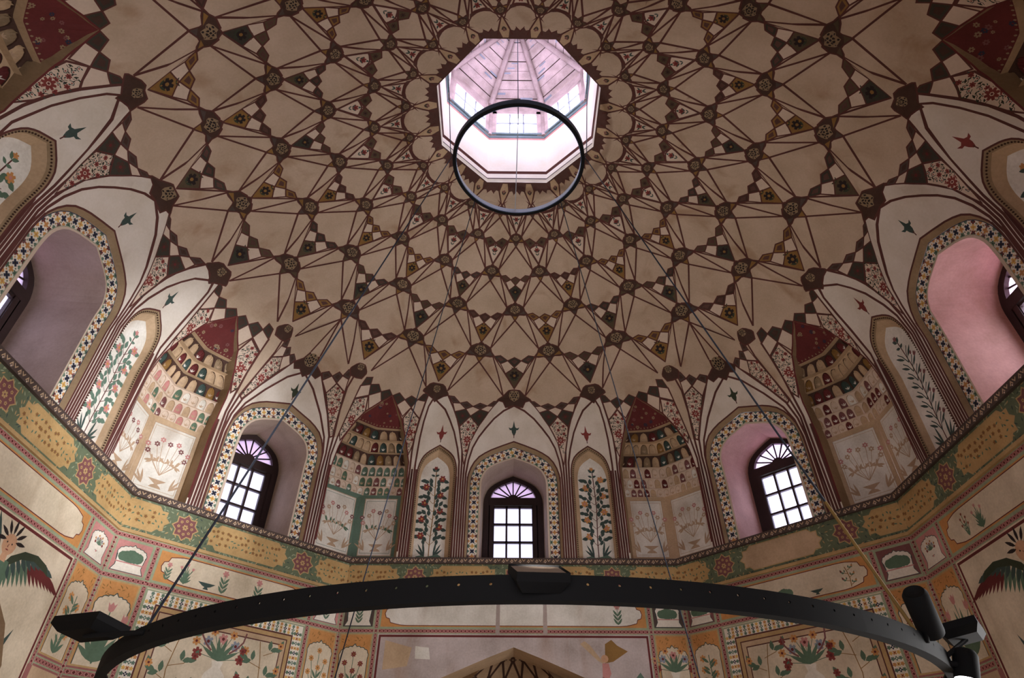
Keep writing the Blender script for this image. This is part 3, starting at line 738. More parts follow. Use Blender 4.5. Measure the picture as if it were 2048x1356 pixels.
def lower_wall(kind,wall,sty):
    F=kind=='F'; D=A if F else AD; hw=W if F else (A-W)/math.sqrt(2); ang=rad(wall*45); ca,sa=math.cos(ang),math.sin(ang)
    def fn(x,z): return (x*ca+D*sa,-x*sa+D*ca,z)
    sh=Sheet(fn,'plaster_pink' if sty.get('front') else 'panelcream',[(-hw,ZF),(hw,ZF),(hw,0),(-hw,0)])
    b=(2.06,.08) if F else (1.16,.08); bx=b[0]; xi=bx-.04; xo=bx+.04
    ar=[(1.7,ZF+.02),(1.7,-2.7),(1.66,-2.3),(1.45,-1.98),(1.04,-1.70),(.4,-1.44),(0,-1.29)]; ar=ar+[(-x,z) for x,z in ar[-2::-1]]
    green_band(sh,hw,sty['band'],wall)
    sh.poly(rect(-hw,-2.4,hw,-.53),'lozenge')
    if F:
        sh.poly(rect(-xi,-ZF*-1,xi,-1.11),'plaster_pink' if sty.get('front') else 'panelcream')
        sh.poly(rect(-hw,ZF,-hw+.02,-1.1),'lozenge')
        long_panel(sh,-xi,xi,sty['long'],ground='panelwhite' if sty.get('front') else 'panelcream')
        fr=rect(-xi+.05,ZF+.01,xi-.05,-1.15)
        sh.line([(-xi+.03,ZF),(-xi+.03,-1.14),(xi-.03,-1.14),(xi-.03,ZF)],.03,'maroon')
    else:
        long_panel(sh,-xi,xi,sty['long'])
        sh.poly(rect(-xi,-3.0,xi,-1.11),'panelcream')
        # flowered tile border and stepped mouldings
        for o,m in ((0,'sage'),(.018,'white'),(.155,'line'),(.175,'gold'),(.225,'line'),(.24,'tan'),(.30,'line'),(.315,'panelcream')):
            sh.poly([(-xi+o,-3.0),(-xi+o,-1.12-o),(xi-o,-1.12-o),(xi-o,-3.0)],m)
        for n,(x,z,a) in enumerate(along([(-xi+.086,-2.6),(-xi+.086,-1.206),(xi-.086,-1.206),(xi-.086,-2.6)],.062)):
            pen=Pen(sh,x,z,1,a)
            pen.flower(0,0,.026,('navy','orange','teal','yellow')[n%4],4,'maroon' if n%2 else 'white',pi/4 if n%2 else 0,.5)
            for s in(-1,1): pen.flower(0,s*.045,.024,('orange','leaf','yellow','teal')[(n+1)%4],5,None)
        pc=Pen(sh,0,-2.25); plant(pc,.78,'vase')
        for s,sd in((-1,1),(1,0)): plant(Pen(sh,s*.56,-2.3),.86,'branch',sd+wall)
        for s in(-1,1): sh.line([(s*.3,-1.38),(s*.28,-1.5),(s*.2,-1.6),(s*.12,-1.66)],.022,'star_red'); plant(Pen(sh,s*.26,-2.25),.16,'sprig')
    # corner panels
    for s in(-1,1):
        x0,x1=sorted((s*(xo+.0),s*(hw-.03)))
        square_panel(sh,x0,x1,sty['sq'][s>0],sty.get('sqbg','pink')); k,sd=sty['fl'][s>0]; niche_panel(sh,x0,x1,-2.08,-1.11,k,sd)
        lozenges(sh,(s*bx,-2.2),(s*bx,-.61),.08); lozenges(sh,(s*(hw-.001),-.6),(s*(hw-.001),-2.3),.05)
        sh.poly(rect(x0,-2.9,x1,-2.2),'tan')
        for x,y in((x0,x1),): lozenges(sh,(x,-2.14),(y,-2.14),.08)
    lozenges(sh,(-hw,-.57),(hw,-.57),.08)
    lozenges(sh,(-hw,-1.07),(hw,-1.07),.08)
    if F:
        if sty.get('front'):
            # plain repair strips and remains of a winged figure on the right spandrel
            for x in(-.24,.475): sh.poly([(x-.035,-1.12),(x-.025,-.61),(x+.03,-.61),(x+.03,-1.12)],'strip_grey')
            for q,m in (([(-1.9,-1.2),(-1.5,-1.3),(-1.55,-1.55),(-1.9,-1.6)],'tan'),([(-1.45,-1.28),(-1.25,-1.3),(-1.22,-1.46),(-1.44,-1.45)],'panelwhite'),([(-1.6,-1.9),(-1.35,-1.8),(-1.3,-2.1),(-1.6,-2.2)],'ochre')): sh.poly(q,m)
            p=Pen(sh,1.33,-1.62)
            p.poly([(-.35,.38),(-.1,.15),(.0,.1),(-.2,.36),(-.28,.42)],'tan'); p.poly([(0,.12),(.02,.38),(.12,.44),(.2,.36),(.35,.28),(.12,.14)],'ochre')
            p.disc(0,.18,.055,'skin',9); p.poly([(-.04,.12),(.05,.12),(.08,-.02),(.03,-.1),(-.05,-.06)],'pink'); p.poly([(-.05,-.06),(.05,-.1),(.26,-.2),(.2,-.32),(-.02,-.34),(-.08,-.2)],'star_red')
            p.poly([(.2,-.32),(.5,-.0),(.62,-.18),(.6,-.4),(.3,-.5),(.05,-.42)],'teal')
        else:
            for s in((-1,1)): angel(sh,s*1.0,-1.87,s)
        sh.hole(ar)
    v=sh.build(); m=Mesh().add(v)
    if F:
        # arched recess behind the opening: reveal, and for the front and left walls a ribbed half dome
        P3=lambda x,z,d:fn_off(x,z,d)
        def fn_off(x,z,d): return (x*ca+(D+d)*sa,-x*sa+(D+d)*ca,z)
        for (x0,z0),(x1,z1) in zip(ar,ar[1:]): m.quad(fn_off(x0,z0,0),fn_off(x1,z1,0),fn_off(x1,z1,.55),fn_off(x0,z0,.55),'tan')
        if wall in(0,6):
            cv=Sheet(lambda a,b:fn_off(1.75*math.sin(a)*(math.cos(b)),-2.75+1.62*math.sin(b),.5+1.5*math.cos(a)*math.cos(b)),'ochre',[(-pi/2,-.0),(pi/2,-.0),(pi/2,1.56),(-pi/2,1.56)])
            cv.base='tan'; cv.grid(-1.5,1.5,18,.05,1.45,12)
            for i in range(-6,7):
                for j in range(5):
                    a,b_=i*.26+(j%2)*.13,.1+j*.28
                    for s in(-1,1):
                        q=[(a,b_),(a+s*.13,b_+.28)]
                        if all(abs(p[0])<1.5 for p in q): cv.line(q,.035,'star_brown')
                    if abs(a)<1.45: Pen(cv,a,b_,.06).flower(0,0,1,'star_brown',6,'lattice')
            m.add(cv.build(),smooth=True)
            w=[(-1.75,ZF),(1.75,ZF)]
            pts=[(1.75*math.sin(a),.5+1.5*math.cos(a)) for a in [(-pi/2+pi*i/12) for i in range(13)]]
            for (xa,da),(xb,db) in zip(pts,pts[1:]): m.quad(fn_off(xa,ZF,da),fn_off(xb,ZF,db),fn_off(xb,-2.75,db),fn_off(xa,-2.75,da),'tan')
    return m
def angel(sh,x,z,s):
    """winged painted figure in a long robe, facing the arch"""
    p=Pen(sh,x,z,1.15,0,-s)
    for i in range(15):   # spread wing, long feathers hanging from the leading edge
        f=i/14; p.leaf(-.08-.50*f,.31+.14*math.sin(pi*f*.75),pi+1.15-.75*f,.20+.15*f,.045,('leaf','maroon')[i>5])
    for i in range(11): f=i/10; p.leaf(-.06-.48*f,.33+.14*math.sin(pi*f*.75),pi+.9-.7*f,.17,.05,'green')
    p.poly([(-.02,.27),(-.08,.37),(-.22,.46),(-.40,.49),(-.56,.46),(-.64,.38),(-.52,.41),(-.38,.43),(-.22,.39),(-.1,.3)],'darkleaf')
    for i in range(6): p.leaf(.06,.3,.2+.16*i,.4,.05,'green')
    p.poly([(-.09,.32),(.09,.32),(.13,.12),(.08,-.02),(-.08,-.02),(-.13,.12)],'leaf')
    p.poly([(-.1,0),(.1,0),(.2,-.14),(.12,-.26),(-.14,-.24),(-.22,-.1)],'red')
    p.poly([(-.14,-.2),(.12,-.24),(.22,-.48),(.08,-.62),(-.2,-.66),(-.42,-.5),(-.52,-.1),(-.44,-.22),(-.32,-.4)],'green')
    p.poly([(-.16,-.6),(-.02,-.62),(-.1,-.85),(-.28,-1.15),(-.2,-.85)],'orange'); p.poly([(-.36,-.52),(-.22,-.6),(-.44,-.84),(-.6,-.86)],'ochre')
    p.poly([(.04,.30),(.2,.2),(.3,.28),(.28,.33),(.19,.27),(.1,.34)],'skin')
    p.poly([(-.04,.30),(.04,.30),(.035,.36),(-.035,.36)],'skin'); p.disc(0,.44,.088,'skin',12)
    for i in range(7): a=-.1+pi*i/6; p.leaf(.06*math.cos(a),.47+.05*math.sin(a),a,.13,.035,'dot')
    for q in(-.03,.035): p.disc(q,.45,.009,'dot',5)
    p.stem([(0,.44),(.012,.42),(.0,.415)],.006,'maroon'); p.leaf(-.02,.395,0,.045,.012,'red')
# ------------------------------------------------------------------ assemble the eight walls
STY={
 0:dict(front=1,name='wall_front',band=[('m',0,0),('o',-1.32,-.25),('o',.25,1.32),('m',-1.56,0),('m',1.56,0),('o',-2.75,-1.8),('o',1.8,2.75)],long=[('sprig',1.58,.28,1)],sq=('sprig','bush'),fl=(('poppies',1),('vase',2)),sqbg='greybrown',
      tree=((0,'green','red'),(1,'green','orange')),rev='tan',fin='red'),
 1:dict(name='wall_front_right',band=[('w',-.62,.62),('m',-.9,0),('m',.95,0),('o',-1.9,-1.14),('o',1.18,1.9)],long=[('branch',.8,.26,1),('bush',-.1,.24,1),('bowl',.35,.18,1)],sq=('bush','bush'),fl=(('lilies',1),('poppies',3)),sqbg='star_red',rev='pink'),
 7:dict(name='wall_front_left',band=[('o',-.62,.62),('m',-.92,0),('m',.88,0),('o',-1.9,-1.14),('o',1.1,1.9)],long=[('tulips',-.72,.27,1),('bowl',-.42,.24,1),('sprig',-.2,.27,1),('sprig',-.95,.2,1),('sprig',.3,.27,1),('bowl',.55,.18,1),('lilies',.8,.26,2)],sq=('bush','sprig'),fl=(('tulips',1),('poppies',2)),rev='tan'),
 2:dict(name='wall_right',band=[('m',0,0),('o',-1.32,-.25),('o',.25,1.32),('m',-1.56,0),('m',1.56,0),('o',-2.75,-1.8),('o',1.8,2.75)],long=[('poppies',-1.6,.27,1),('tulips',-1.35,.27,1)],sq=('vase','vase'),fl=(('tulips',5),('lilies',6)),
      tree=((2,'green','star_red'),(0,'green','orange')),rev='pink',fin='red'),
 6:dict(name='wall_left',band=[('m',0,0),('o',-1.32,-.25),('o',.25,1.32),('m',-1.56,0),('m',1.56,0),('o',-2.75,-1.8),('o',1.8,2.75)],long=[],sq=('vase','vase'),fl=(('lilies',1),('lilies',2)),
      tree=((1,'leaf','orange'),(1,'teal','pink')),rev='mid',fin='green'),
}
STY[3]=dict(STY[1],name='wall_back_right'); STY[5]=dict(STY[7],name='wall_back_left'); STY[4]=dict(STY[2],name='wall_back')
DESC={0:'front painted wall: arched window between two flower niches above a pointed arch with damaged plaster',1:'narrow diagonal wall right of the front wall, with one window over a framed flower vase panel',7:'narrow diagonal wall left of the front wall, with one window over a framed flower vase panel',2:'right side wall with pink window recess and winged figure beside a pointed arch',6:'left side wall with deep window recess and winged figure beside a pointed arch',3:'diagonal wall between the right and back walls',5:'diagonal wall between the left and back walls',4:'back wall behind the viewer with an open pointed doorway'}
BAY={}
for wall in range(8):
    sty=STY[wall]; kind='F' if wall%2==0 else 'D'
    fin=sty.get('fin','green')
    if (kind,fin) not in BAY: BAY[(kind,fin)]=bay_sheet(kind,fin)
    m=lower_wall(kind,wall,sty)
    rz=rotz(rad(45*wall) if kind=='F' else rad(45*(wall-1)))
    m.add(BAY[(kind,fin)],rz,True)
    e=Mesh(); bay_extras(e,kind,sty); k=len(m.v)
    m.v+=[rz(p) for p in e.v]; m.f+=[tuple(i+k for i in q) for q in e.f]; m.m+=e.m; m.sm+=e.sm
    o=m.obj(sty['name']); tag(o,DESC[wall],'wall',kind='structure')
# floor
m=Mesh(); n=[]
for q in ((-W,-A),(W,-A),(A,-W),(A,W),(W,A),(-W,A),(-A,W),(-A,-W)): n.append((q[0]*1.5,q[1]*1.5,ZF))
m.add((n,[tuple(range(8))],'floor')); tag(m.obj('floor'),'stone floor of the hall, below the view','floor',kind='structure')
# cornice: carved zigzag frieze and gilt fillet running round all eight walls
def ring_pts(off):
    a=A-off; w=W-off*math.tan(pi/8); return [(-w,a),(w,a),(a,w),(a,-w),(w,-a),(-w,-a),(-a,-w),(-a,w)]
def strip(name,z0,z1,off,base,label,pattern=None):
    m=Mesh(); o=ring_pts(off); b=ring_pts(-.02)
    for i in range(8):
        p,q=o[i],o[(i+1)%8]; r,s=b[i],b[(i+1)%8]; L=dist(p,q)
        sh=Sheet(lambda x,z,p=p,q=q,L=L:(p[0]+(q[0]-p[0])*x/L,p[1]+(q[1]-p[1])*x/L,z),base,[(0,z0),(L,z0),(L,z1),(0,z1)])
        if pattern: pattern(sh,L,z0,z1)
        m.add(sh.build())
        m.quad((*p,z1),(*q,z1),(*s,z1),(*r,z1),base); m.quad((*p,z0),(*q,z0),(*s,z0),(*r,z0),base)
    tag(m.obj(name),label,'cornice',kind='structure')
def zig(sh,L,z0,z1):
    n=int(L/.13)
    for i in range(n):
        x=(i+.5)*L/n; h=(z1-z0)
        sh.line([(x-.055,z0+h*.25),(x-.03,z0+h*.65),(x-.01,z0+h*.3)],.012,'tan'); sh.line([(x,z0+h*.75),(x+.025,z0+h*.4),(x+.05,z0+h*.72)],.012,'tan')
        Pen(sh,x-.03,z0+h*.22,.011).flower(0,0,1,'checker_white',4)
strip('trim_1',-.065,.03,.045,'greybrown','thin carved frieze of zigzag leaves under the windows all round the hall',zig)
strip('trim_2',-.535,-.495,.035,'gold','narrow gilt moulding under the green band of cartouches')

# ------------------------------------------------------------------ stalactite niches in the eight corners
TB=[.428,.48,.543,.605,.675,.74,.80]
NCL=[13,12,11,9,8,6]
def nout(tb,t):
    return interp([(b,a) for a,b in tb],t)
def ne(t): return .22*max(0,min(1,(.945-t)/.40))**.65
def nrad(u,t,e):
    x,y,z=S(u,t,e); return math.hypot(x,y)
def build_niche(pal,seed,mirror,name,label):
    rnd=random.Random(seed); root=None
    def fin(m,nm,par=None):
        m.v=[mirror(p) for p in m.v]; return m.obj(nm,par)
    # root: jambs, sill and apex hood
    m=Mesh()
    for nl in(NL,NR):
        for (a,b),(c,d) in zip(nl,nl[1:]):
            m.quad(S(a,b),S(c,d),S(c,d,ne(d)+.3),S(a,b,ne(b)+.3),'molding')
    m.quad(S(2.3,.012),S(3,.012),S(3,.012,.24),S(2.3,.012,.24),'tan'); m.quad(S(3,.012),S(3.8,.012),S(3.8,.012,.24),S(3,.012,.24),'tan')
    root=fin(m,name); tag(root,label,'niche',kind='structure')
    # two flat panels meeting in the corner
    for lo,hi,nm in((2.26,3,'wall_panel'),(3,3.84,'wall_panel')):
        sh=Sheet(lambda u,t:S(u,t,.22),pal['frame'],[(lo,.012),(hi,.012),(hi,.43),(lo,.43)])
        a=(2.36 if lo<2.9 else 3.09); b=(2.92 if lo<2.9 else 3.74)
        q=[(a,.05),(b,.05),(b,.405),(a,.405)]; sh.poly(q,'panelwhite'); sh.line(q,.012,'ghost',True)
        q2=[(a+.03,.065),(b-.03,.065),(b-.03,.39),(a+.03,.39)]; sh.line(q2,.006,pal['frame'],True)
        c=(a+b)/2; pen=Pen(sh,c,.075,.62)
        pen.poly([(-.14,.0),(.14,.0),(.1,.05),(.03,.09),(.16,.17),(.2,.2),(-.2,.2),(-.16,.17),(-.03,.09),(-.1,.05)],'ghost')
        for i in range(9):
            an=pi/2+(i-4)*.36; r=.42+.1*(i%2); x,z=r*math.cos(an),.75+r*math.sin(an)*.8
            pen.stem([(0,.3),(x*.5,.55),(x,z)],.012,'ghost'); pen.flower(x,z,.065,pal['fl'][i%len(pal['fl'])],6,'panelwhite',i); pen.leaf(x*.6,.6,an+.8,.16,.06,pal['lf']); pen.leaf(x*.6,.6,an-.9,.14,.05,'ghost')
        for s in(-1,1):
            for l in range(3): pen.leaf(s*.3,.02,pi/2-s*(.2+.35*l),.34,.05,'ghost')
        mm=Mesh().add(sh.build()); fin(mm,nm,root)
    # tiers of small arched cells stepping inward
    for i in range(6):
        t0,t1=TB[i],TB[i+1]; e0=ne(t0); n=NCL[i]
        uL=lambda t:interp([(b,a) for a,b in NL],t)-.01; uR=lambda t:interp([(b,a) for a,b in NR],t)+.01
        dep=(.018,.022,.03,.042,.05,.06)[i]
        a0,b0,a1,b1=uL(t0),uR(t0),uL(t1),uR(t1)
        def cell(u,t):
            f=(t-t0)/(t1-t0); a=a0+(a1-a0)*f; b=b0+(b1-b0)*f; s=(u-a)/(b-a)*n+(.5 if i%2 else 0)
            k=math.floor(s); x=(s-k)*2-1; 
            wv=.82 if f<.5 else .82*math.sqrt(max(0,1-((f-.5)/.42)**2))
            if f>.92 or wv<=0 or abs(x)>wv: return 0
            return math.sqrt(1-(x/wv)**2)*(1-.35*f)
        sl=(.85,.8,.7,.55,.5,.5)[i]
        def fn(u,t,t0=t0,t1=t1,dep=dep,sl=sl):
            f=(t-t0)/(t1-t0)
            R0=nrad(u,t0,ne(t0)); R1=nrad(u,t1,ne(t1)); r=R0+(R1-R0)*sl*f
            sc=cell(u,t)
            r+= dep*sc-dep*.4
            p=rad(u*9); return (r*math.sin(p),r*math.cos(p),ZT*t)
        sh=Sheet(fn,'checker_white' if i<3 else 'tan',sub((a0,t0),(b0,t0),30)+sub((b0,t0),(b1,t1),3)+sub((b1,t1),(a1,t1),30)+sub((a1,t1),(a0,t0),3))
        sh.grid(a0,b0,n*8,t0+(t1-t0)*.04,t1-(t1-t0)*.04,9)
        for k in range(-1,n+1):
            q=[]
            for x,f in ((-.8,.03),(-.8,.5),(-.72,.68),(-.5,.83),(-.2,.91),(0,.93),(.2,.91),(.5,.83),(.72,.68),(.8,.5),(.8,.03)):
                s=(k+(x+1)/2)-(.5 if i%2 else 0); a=a0+(a1-a0)*f; b=b0+(b1-b0)*f; s=max(.03,min(n-.03,s)); q.append((a+(b-a)*s/n,t0+(t1-t0)*f))
            if q[-1][0]-q[0][0]<.3*(b0-a0)/n: continue
            c=pal['cells'][i][rnd.randrange(len(pal['cells'][i]))]
            sh.poly(q,c); sh.line(q,.007,'ghost' if i<3 else 'star_brown')
            pen=Pen(sh,(q[0][0]+q[-1][0])/2,t0+(t1-t0)*.4,.03)
            for a in(-.7,0,.7): pen.leaf(0,-.8,pi/2+a,1.7,.5,'panelwhite' if c in('maroon','green','teal','star_red') else 'ghost')
        mm=Mesh().add(sh.build(),smooth=False)
        # soffit linking to the next, inner tier
        N=30
        for k in range(N):
            u0=a1+(b1-a1)*k/N; u1=a1+(b1-a1)*(k+1)/N
            p0,p1=fn(u0,t1),fn(u1,t1)
            def inner(u):
                r=nrad(u,t1,ne(t1))-.03; p=rad(u*9); return (r*math.sin(p),r*math.cos(p),ZT*t1)
            mm.quad(p0,p1,inner(u1),inner(u0),'checker_white' if i<3 else 'tan')
        fin(mm,'stalactite_tier',root)
    # dark red hood with scattered blossoms
    t0=TB[-1]; lo=[(u,t) for u,t in NL if t>t0]; hi=[(u,t) for u,t in NR if t>t0]
    uL=interp([(b,a) for a,b in NL],t0); uR=interp([(b,a) for a,b in NR],t0)
    out=[(uL,t0)]+sub((uL,t0),(uR,t0),8)[1:]+[(uR,t0)]+hi+lo[::-1][1:]
    sh=Sheet(lambda u,t:S(u,t,ne(t)*.9),'maroon',out); sh.grid(2.5,3.6,12,.81,.94,8)
    for k in range(16):
        u,t=rnd.uniform(2.7,3.35),rnd.uniform(.815,.915)
        if inpoly(u,t,out): Pen(sh,u,t,.035,rnd.random()*6).flower(0,0,rnd.uniform(.5,1),('lattice','star_red','navy','lattice')[k%4],6,'maroon')
    for k in range(14):
        s=uL+(uR-uL)*(k+.5)/14; Pen(sh,s,t0+.006,.04).leaf(0,0,pi/2,.8,.5,'lattice')
    fin(Mesh().add(sh.build()),'hood',root)
    return root
cm=['maroon','tan','checker_white','panelwhite','star_red','checker_white']; cg=['teal','leaf','checker_white','star_red','teal','panelwhite']; cu=['maroon','green','tan','ochre','tan','lattice']
PR=dict(frame='tan',fl=['ghost','pink'],lf='ghost',cells=[cm,cm,cm,cu,cu,cu]); PG=dict(frame='teal',fl=['pink','star_red','ghost'],lf='leaf',cells=[cg,cg,cg,cu,cu,cu])
cb=['checker_white','panelwhite','star_red','leaf','tan','checker_white','pink']; PB=dict(frame='tan',fl=['star_red','pink'],lf='ghost',cells=[cb,cb,cb,cu,cu,cu])
NI=[('right of the front wall',PR,lambda p:p),('left of the front wall, framed in green',PG,lambda p:(-p[0],p[1],p[2])),('between the right window and the right side wall',PR,lambda p:(p[1],p[0],p[2])),('between the left window and the left side wall',PB,lambda p:(-p[1],p[0],p[2])),
    ('at the far right edge above the right side wall',PR,lambda p:(p[1],-p[0],p[2])),('at the far left edge above the left side wall',PB,lambda p:(-p[1],-p[0],p[2])),('behind the viewer on the right',PR,lambda p:(p[0],-p[1],p[2])),('behind the viewer on the left',PG,lambda p:(-p[0],-p[1],p[2]))]
for i,(w,pal,mi) in enumerate(NI):
    build_niche(pal,40+i,mi,'trim_%d'%(3+i),'corner niche with rows of small painted stalactite cells and a dark red hood, '+w)

# ------------------------------------------------------------------ drum windows
glass=bpy.data.materials.new('window_glass'); glass.use_nodes=True; nt=glass.node_tree; nt.nodes.clear()
o_=nt.nodes.new('ShaderNodeOutputMaterial'); tr=nt.nodes.new('ShaderNodeBsdfTransparent'); gl=nt.nodes.new('ShaderNodeBsdfTranslucent'); mx=nt.nodes.new('ShaderNodeMixShader')
tr.inputs[0].default_value=(.86,.84,.95,1); gl.inputs[0].default_value=(.8,.78,.9,1); mx.inputs[0].default_value=.35
nt.links.new(tr.outputs[0],mx.inputs[1]); nt.links.new(gl.outputs[0],mx.inputs[2]); nt.links.new(mx.outputs[0],o_.inputs[0]); P['glass']=glass
glp=glass.copy(); glp.name='fanlight_glass'; [setattr(n.inputs[0],'default_value',(.62,.45,.56,1)) for n in glp.node_tree.nodes if n.type=='BSDF_TRANSPARENT']; P['glass_pink']=glp
def prism(m,pts,d0,d1,mat):
    """extrude an x-z outline along y"""
    n=len(pts); v=[(x,d0,z) for x,z in pts]+[(x,d1,z) for x,z in pts]
    m.add((v,[tuple(range(n)),tuple(range(n,2*n))]+[(i,(i+1)%n,(i+1)%n+n,i+n) for i in range(n)],mat))
WN=['above the front arch','in the diagonal wall on the right','high on the right side wall','in the back right diagonal wall','in the back wall','in the back left diagonal wall','high on the left side wall','in the diagonal wall on the left']
for w in range(8):
    D=(A if w%2==0 else AD)+.95; a=rad(45*w)
    root=empty('window_%d'%(w+1),(D*math.sin(a),D*math.cos(a),.04),(0,0,-a)); tag(root,'dark wooden arched window with fanlight and nine panes '+WN[w],'window',kind='structure')
    m=Mesh(); out=arch(.56,1.38,1.93,.0); inn=arch(.43,1.40,1.82,.30)
    for (p,q,r,s) in zip(out,out[1:],inn[1:],inn):
        for d in(-.05,.05): m.quad((p[0],d,p[1]),(q[0],d,q[1]),(r[0],d,r[1]),(s[0],d,s[1]),'wood_dark')
        m.quad((s[0],-.05,s[1]),(r[0],-.05,r[1]),(r[0],.05,r[1]),(s[0],.05,s[1]),'wood_dark')
    m.box((0,0,.13),(1.12,.1,.34),'wood_dark'); m.box((0,0,1.40),(.9,.11,.15),'wood_dark')
    for s in(-1,1): m.box((s*.40,0,.8),(.09,.10,1.1),'wood_dark')
    m.obj('window_frame',root)
    m=Mesh()
    for i in range(4): m.box((-.36+.24*i,-.01,.79),(.035 if i in(1,2) else .03,.05,1.06),'wood_dark')
    for i in range(4): m.box((0,-.01,.30+.333*i),(.74,.05,.035),'wood_dark')
    m.obj('casement',root)
    m=Mesh(); m.box((0,.02,.80),(.74,.006,1.02),'glass'); m.obj('panes',root)
    m=Mesh()
    for i in range(1,8):
        b=pi*i/8; R=Vector((math.cos(b),0,math.sin(b))); L=.42-.04*abs(math.sin(2*b))
        m.tube([(.06*R.x,0,1.47+.05*R.z),(L*R.x,0,1.47+(L*.86)*R.z)],.013,'wood_dark',6)
    prism(m,[(.1*math.cos(pi*i/8),1.46+.09*math.sin(pi*i/8)) for i in range(9)],-.03,.03,'wood_dark')
    m.obj('fanlight_spokes',root)
    m=Mesh(); prism(m,arch(.43,1.46,1.83,1.45),.01,.016,'glass_pink'); m.obj('fanlight_glass',root)
# ------------------------------------------------------------------ lantern over the oculus
def octr(r,z,i): a=rad(22.5+45*i); return (r*math.sin(a),r*math.cos(a),z)
m=Mesh()
prof=[(1.25,4.693,'line'),(1.262,4.72,'lantern_white'),(1.235,4.76,'lantern_white'),(1.245,4.80,'greybrown'),(1.262,4.93,'lantern_white'),(1.235,4.97,'line'),(1.25,5.0,'lantern_white'),(1.25,5.88,'lantern_white'),(1.25,5.93,'pink'),(1.235,5.94,'sill_blue'),(1.235,6.0,'sill_blue'),(1.28,6.0,'sill_blue')]
for i in range(8):
    for (r0,z0,_),(r1,z1,c) in zip(prof,prof[1:]):
        m.quad(octr(r0,z0,i),octr(r0,z0,i+1),octr(r1,z1,i+1),octr(r1,z1,i),c)
    # worn lime patches on the drum
    for r0,z0,r1,z1 in ((1.25,6.74,1.25,7.0),): m.quad(octr(r0,z0,i),octr(r0,z0,i+1),octr(r1,z1,i+1),octr(r1,z1,i),'wood_pink')
    c=Vector(octr(1.24,6.5,i)); m.tube([octr(1.235,5.98,i),octr(1.235,7.02,i)],.05,'wood_pink',8)
rt=m.obj('trim_11'); tag(rt,'octagonal whitewashed lantern rising over the central opening of the dome, with pink wooden tent roof','lantern',kind='structure')
m=Mesh()
for i in range(8):
    a,b=Vector(octr(1.3,6.98,i)),Vector(octr(1.3,6.98,i+1)); ap=Vector((0,0,7.72)); nb=9
    for k in range(nb):
        f0,f1=k/nb,(k+.93)/nb; off=Vector((0,0,.012*(k%2)))
        m.quad(tuple(a.lerp(ap,f0)+off),tuple(b.lerp(ap,f0)+off),tuple(b.lerp(ap,f1)+off),tuple(a.lerp(ap,f1)+off),'roof_board')  if 0 else m.quad(tuple(a.lerp(ap,f0)+off),tuple(b.lerp(ap,f0)+off),tuple(b.lerp(ap,f1)+off),tuple(a.lerp(ap,f1)+off),'wood_pink')
    for k in range(7):
        f=(k*.37+i*.13)%.8+.05; g=(k*.29+i*.2)%.7; p=a.lerp(b,g).lerp(ap,f); q=a.lerp(b,min(1,g+.25)).lerp(ap,f); dz=Vector((0,0,-.006)); m.quad(tuple(p+dz),tuple(q+dz),tuple(q.lerp(ap,.03)+dz),tuple(p.lerp(ap,.03)+dz),'bluegrey')
    m.quad(tuple(a+Vector((0,0,.04))),tuple(b+Vector((0,0,.04))),(0,0,7.77),(.001,0,7.77),'star_brown')
m.obj('roof_boards',rt)
for i in range(8):
    m=Mesh(); a=Vector(octr(1.27,6.95,i)); R=(Vector((0,0,7.68))-a); m.tube([tuple(a),(a.x*.02,a.y*.02,7.66)],[.055,.045],'wood_pink',4); m.obj('rafter',rt)
for i in range(8):
    a=rad(45*i); ap=1.25*math.cos(pi/8)
    root=empty('window_%d'%(9+i),(ap*math.sin(a),ap*math.cos(a),6.0),(0,0,-a)); tag(root,'small six-pane lantern window above the oculus, facing '+('the front wall','front right','the right wall','back right','the back wall','back left','the left wall','front left')[i],'window',kind='structure')
    m=Mesh()
    for s in(-1,1): m.box((s*.40,0,.36),(.09,.06,.74),'wood_pink')
    m.box((0,0,.70),(.9,.06,.09),'wood_pink'); m.box((0,0,.02),(.9,.08,.05),'sill_blue')
    for x in(-.12,.12): m.box((x,0,.35),(.022,.03,.62),'bluegrey')
    m.box((0,0,.38),(.74,.03,.022),'bluegrey')
    m.obj('window_frame',root); m=Mesh(); m.box((0,.01,.35),(.74,.004,.62),'glass'); m.obj('panes',root)
for s,lb in((-1,'left'),(1,'right')):
    x,y=s*1.13,-.02
    m=Mesh(); m.tube([(s*1.2,-.3,6.05),(s*1.2,-.3,6.62)],.022,'sill_blue'); m.tube([(s*1.2,-.3,6.6),(s*1.12,-.25,6.62),(s*1.0,-.1,6.6),(s*.98,-.05,6.5)],.012,'bluegrey'); m.box((s*.96,-.05,6.46),(.06,.06,.12),'lattice')
    tag(m.obj('pulley_bracket'),'small metal pulley bracket on the '+lb+' side of the lantern','bracket')
# ------------------------------------------------------------------ ring lights, lamps and cables
defp('black_steel',(12,11,13),rough=.85,mott=.1); defp('ring_blue',(66,88,118),rough=.35,mott=.05); defp('ring_inner_lit',(150,164,182),rough=.3,mott=.05); defp('cable_dark',(40,44,56),rough=.5,mott=0); defp('cable_light',(170,176,186),rough=.5,mott=0); defp('rope_gold',(134,104,58),mott=.1)
defp('lamp_glow',(255,255,255),mott=0,emit=12); defp('lamp_glass',(132,114,98),rough=.4,mott=0)
def ringprof(R,prof,m,mat,seg=160,mats=None):
    v=[];f=[];mm=[]; n=len(prof)
    for i in range(seg):
        a=2*pi*i/seg
        for r,z in prof: v.append(((R+r)*math.sin(a),(R+r)*math.cos(a),z))
    for i in range(seg):
        for k in range(n):
            f.append((i*n+k,i*n+(k+1)%n,((i+1)%seg)*n+(k+1)%n,((i+1)%seg)*n+k)); mm.append(mats[k] if mats else mat)
    m.add((v,f,mm),smooth=False)
RB=2.7; ZB=-2.937
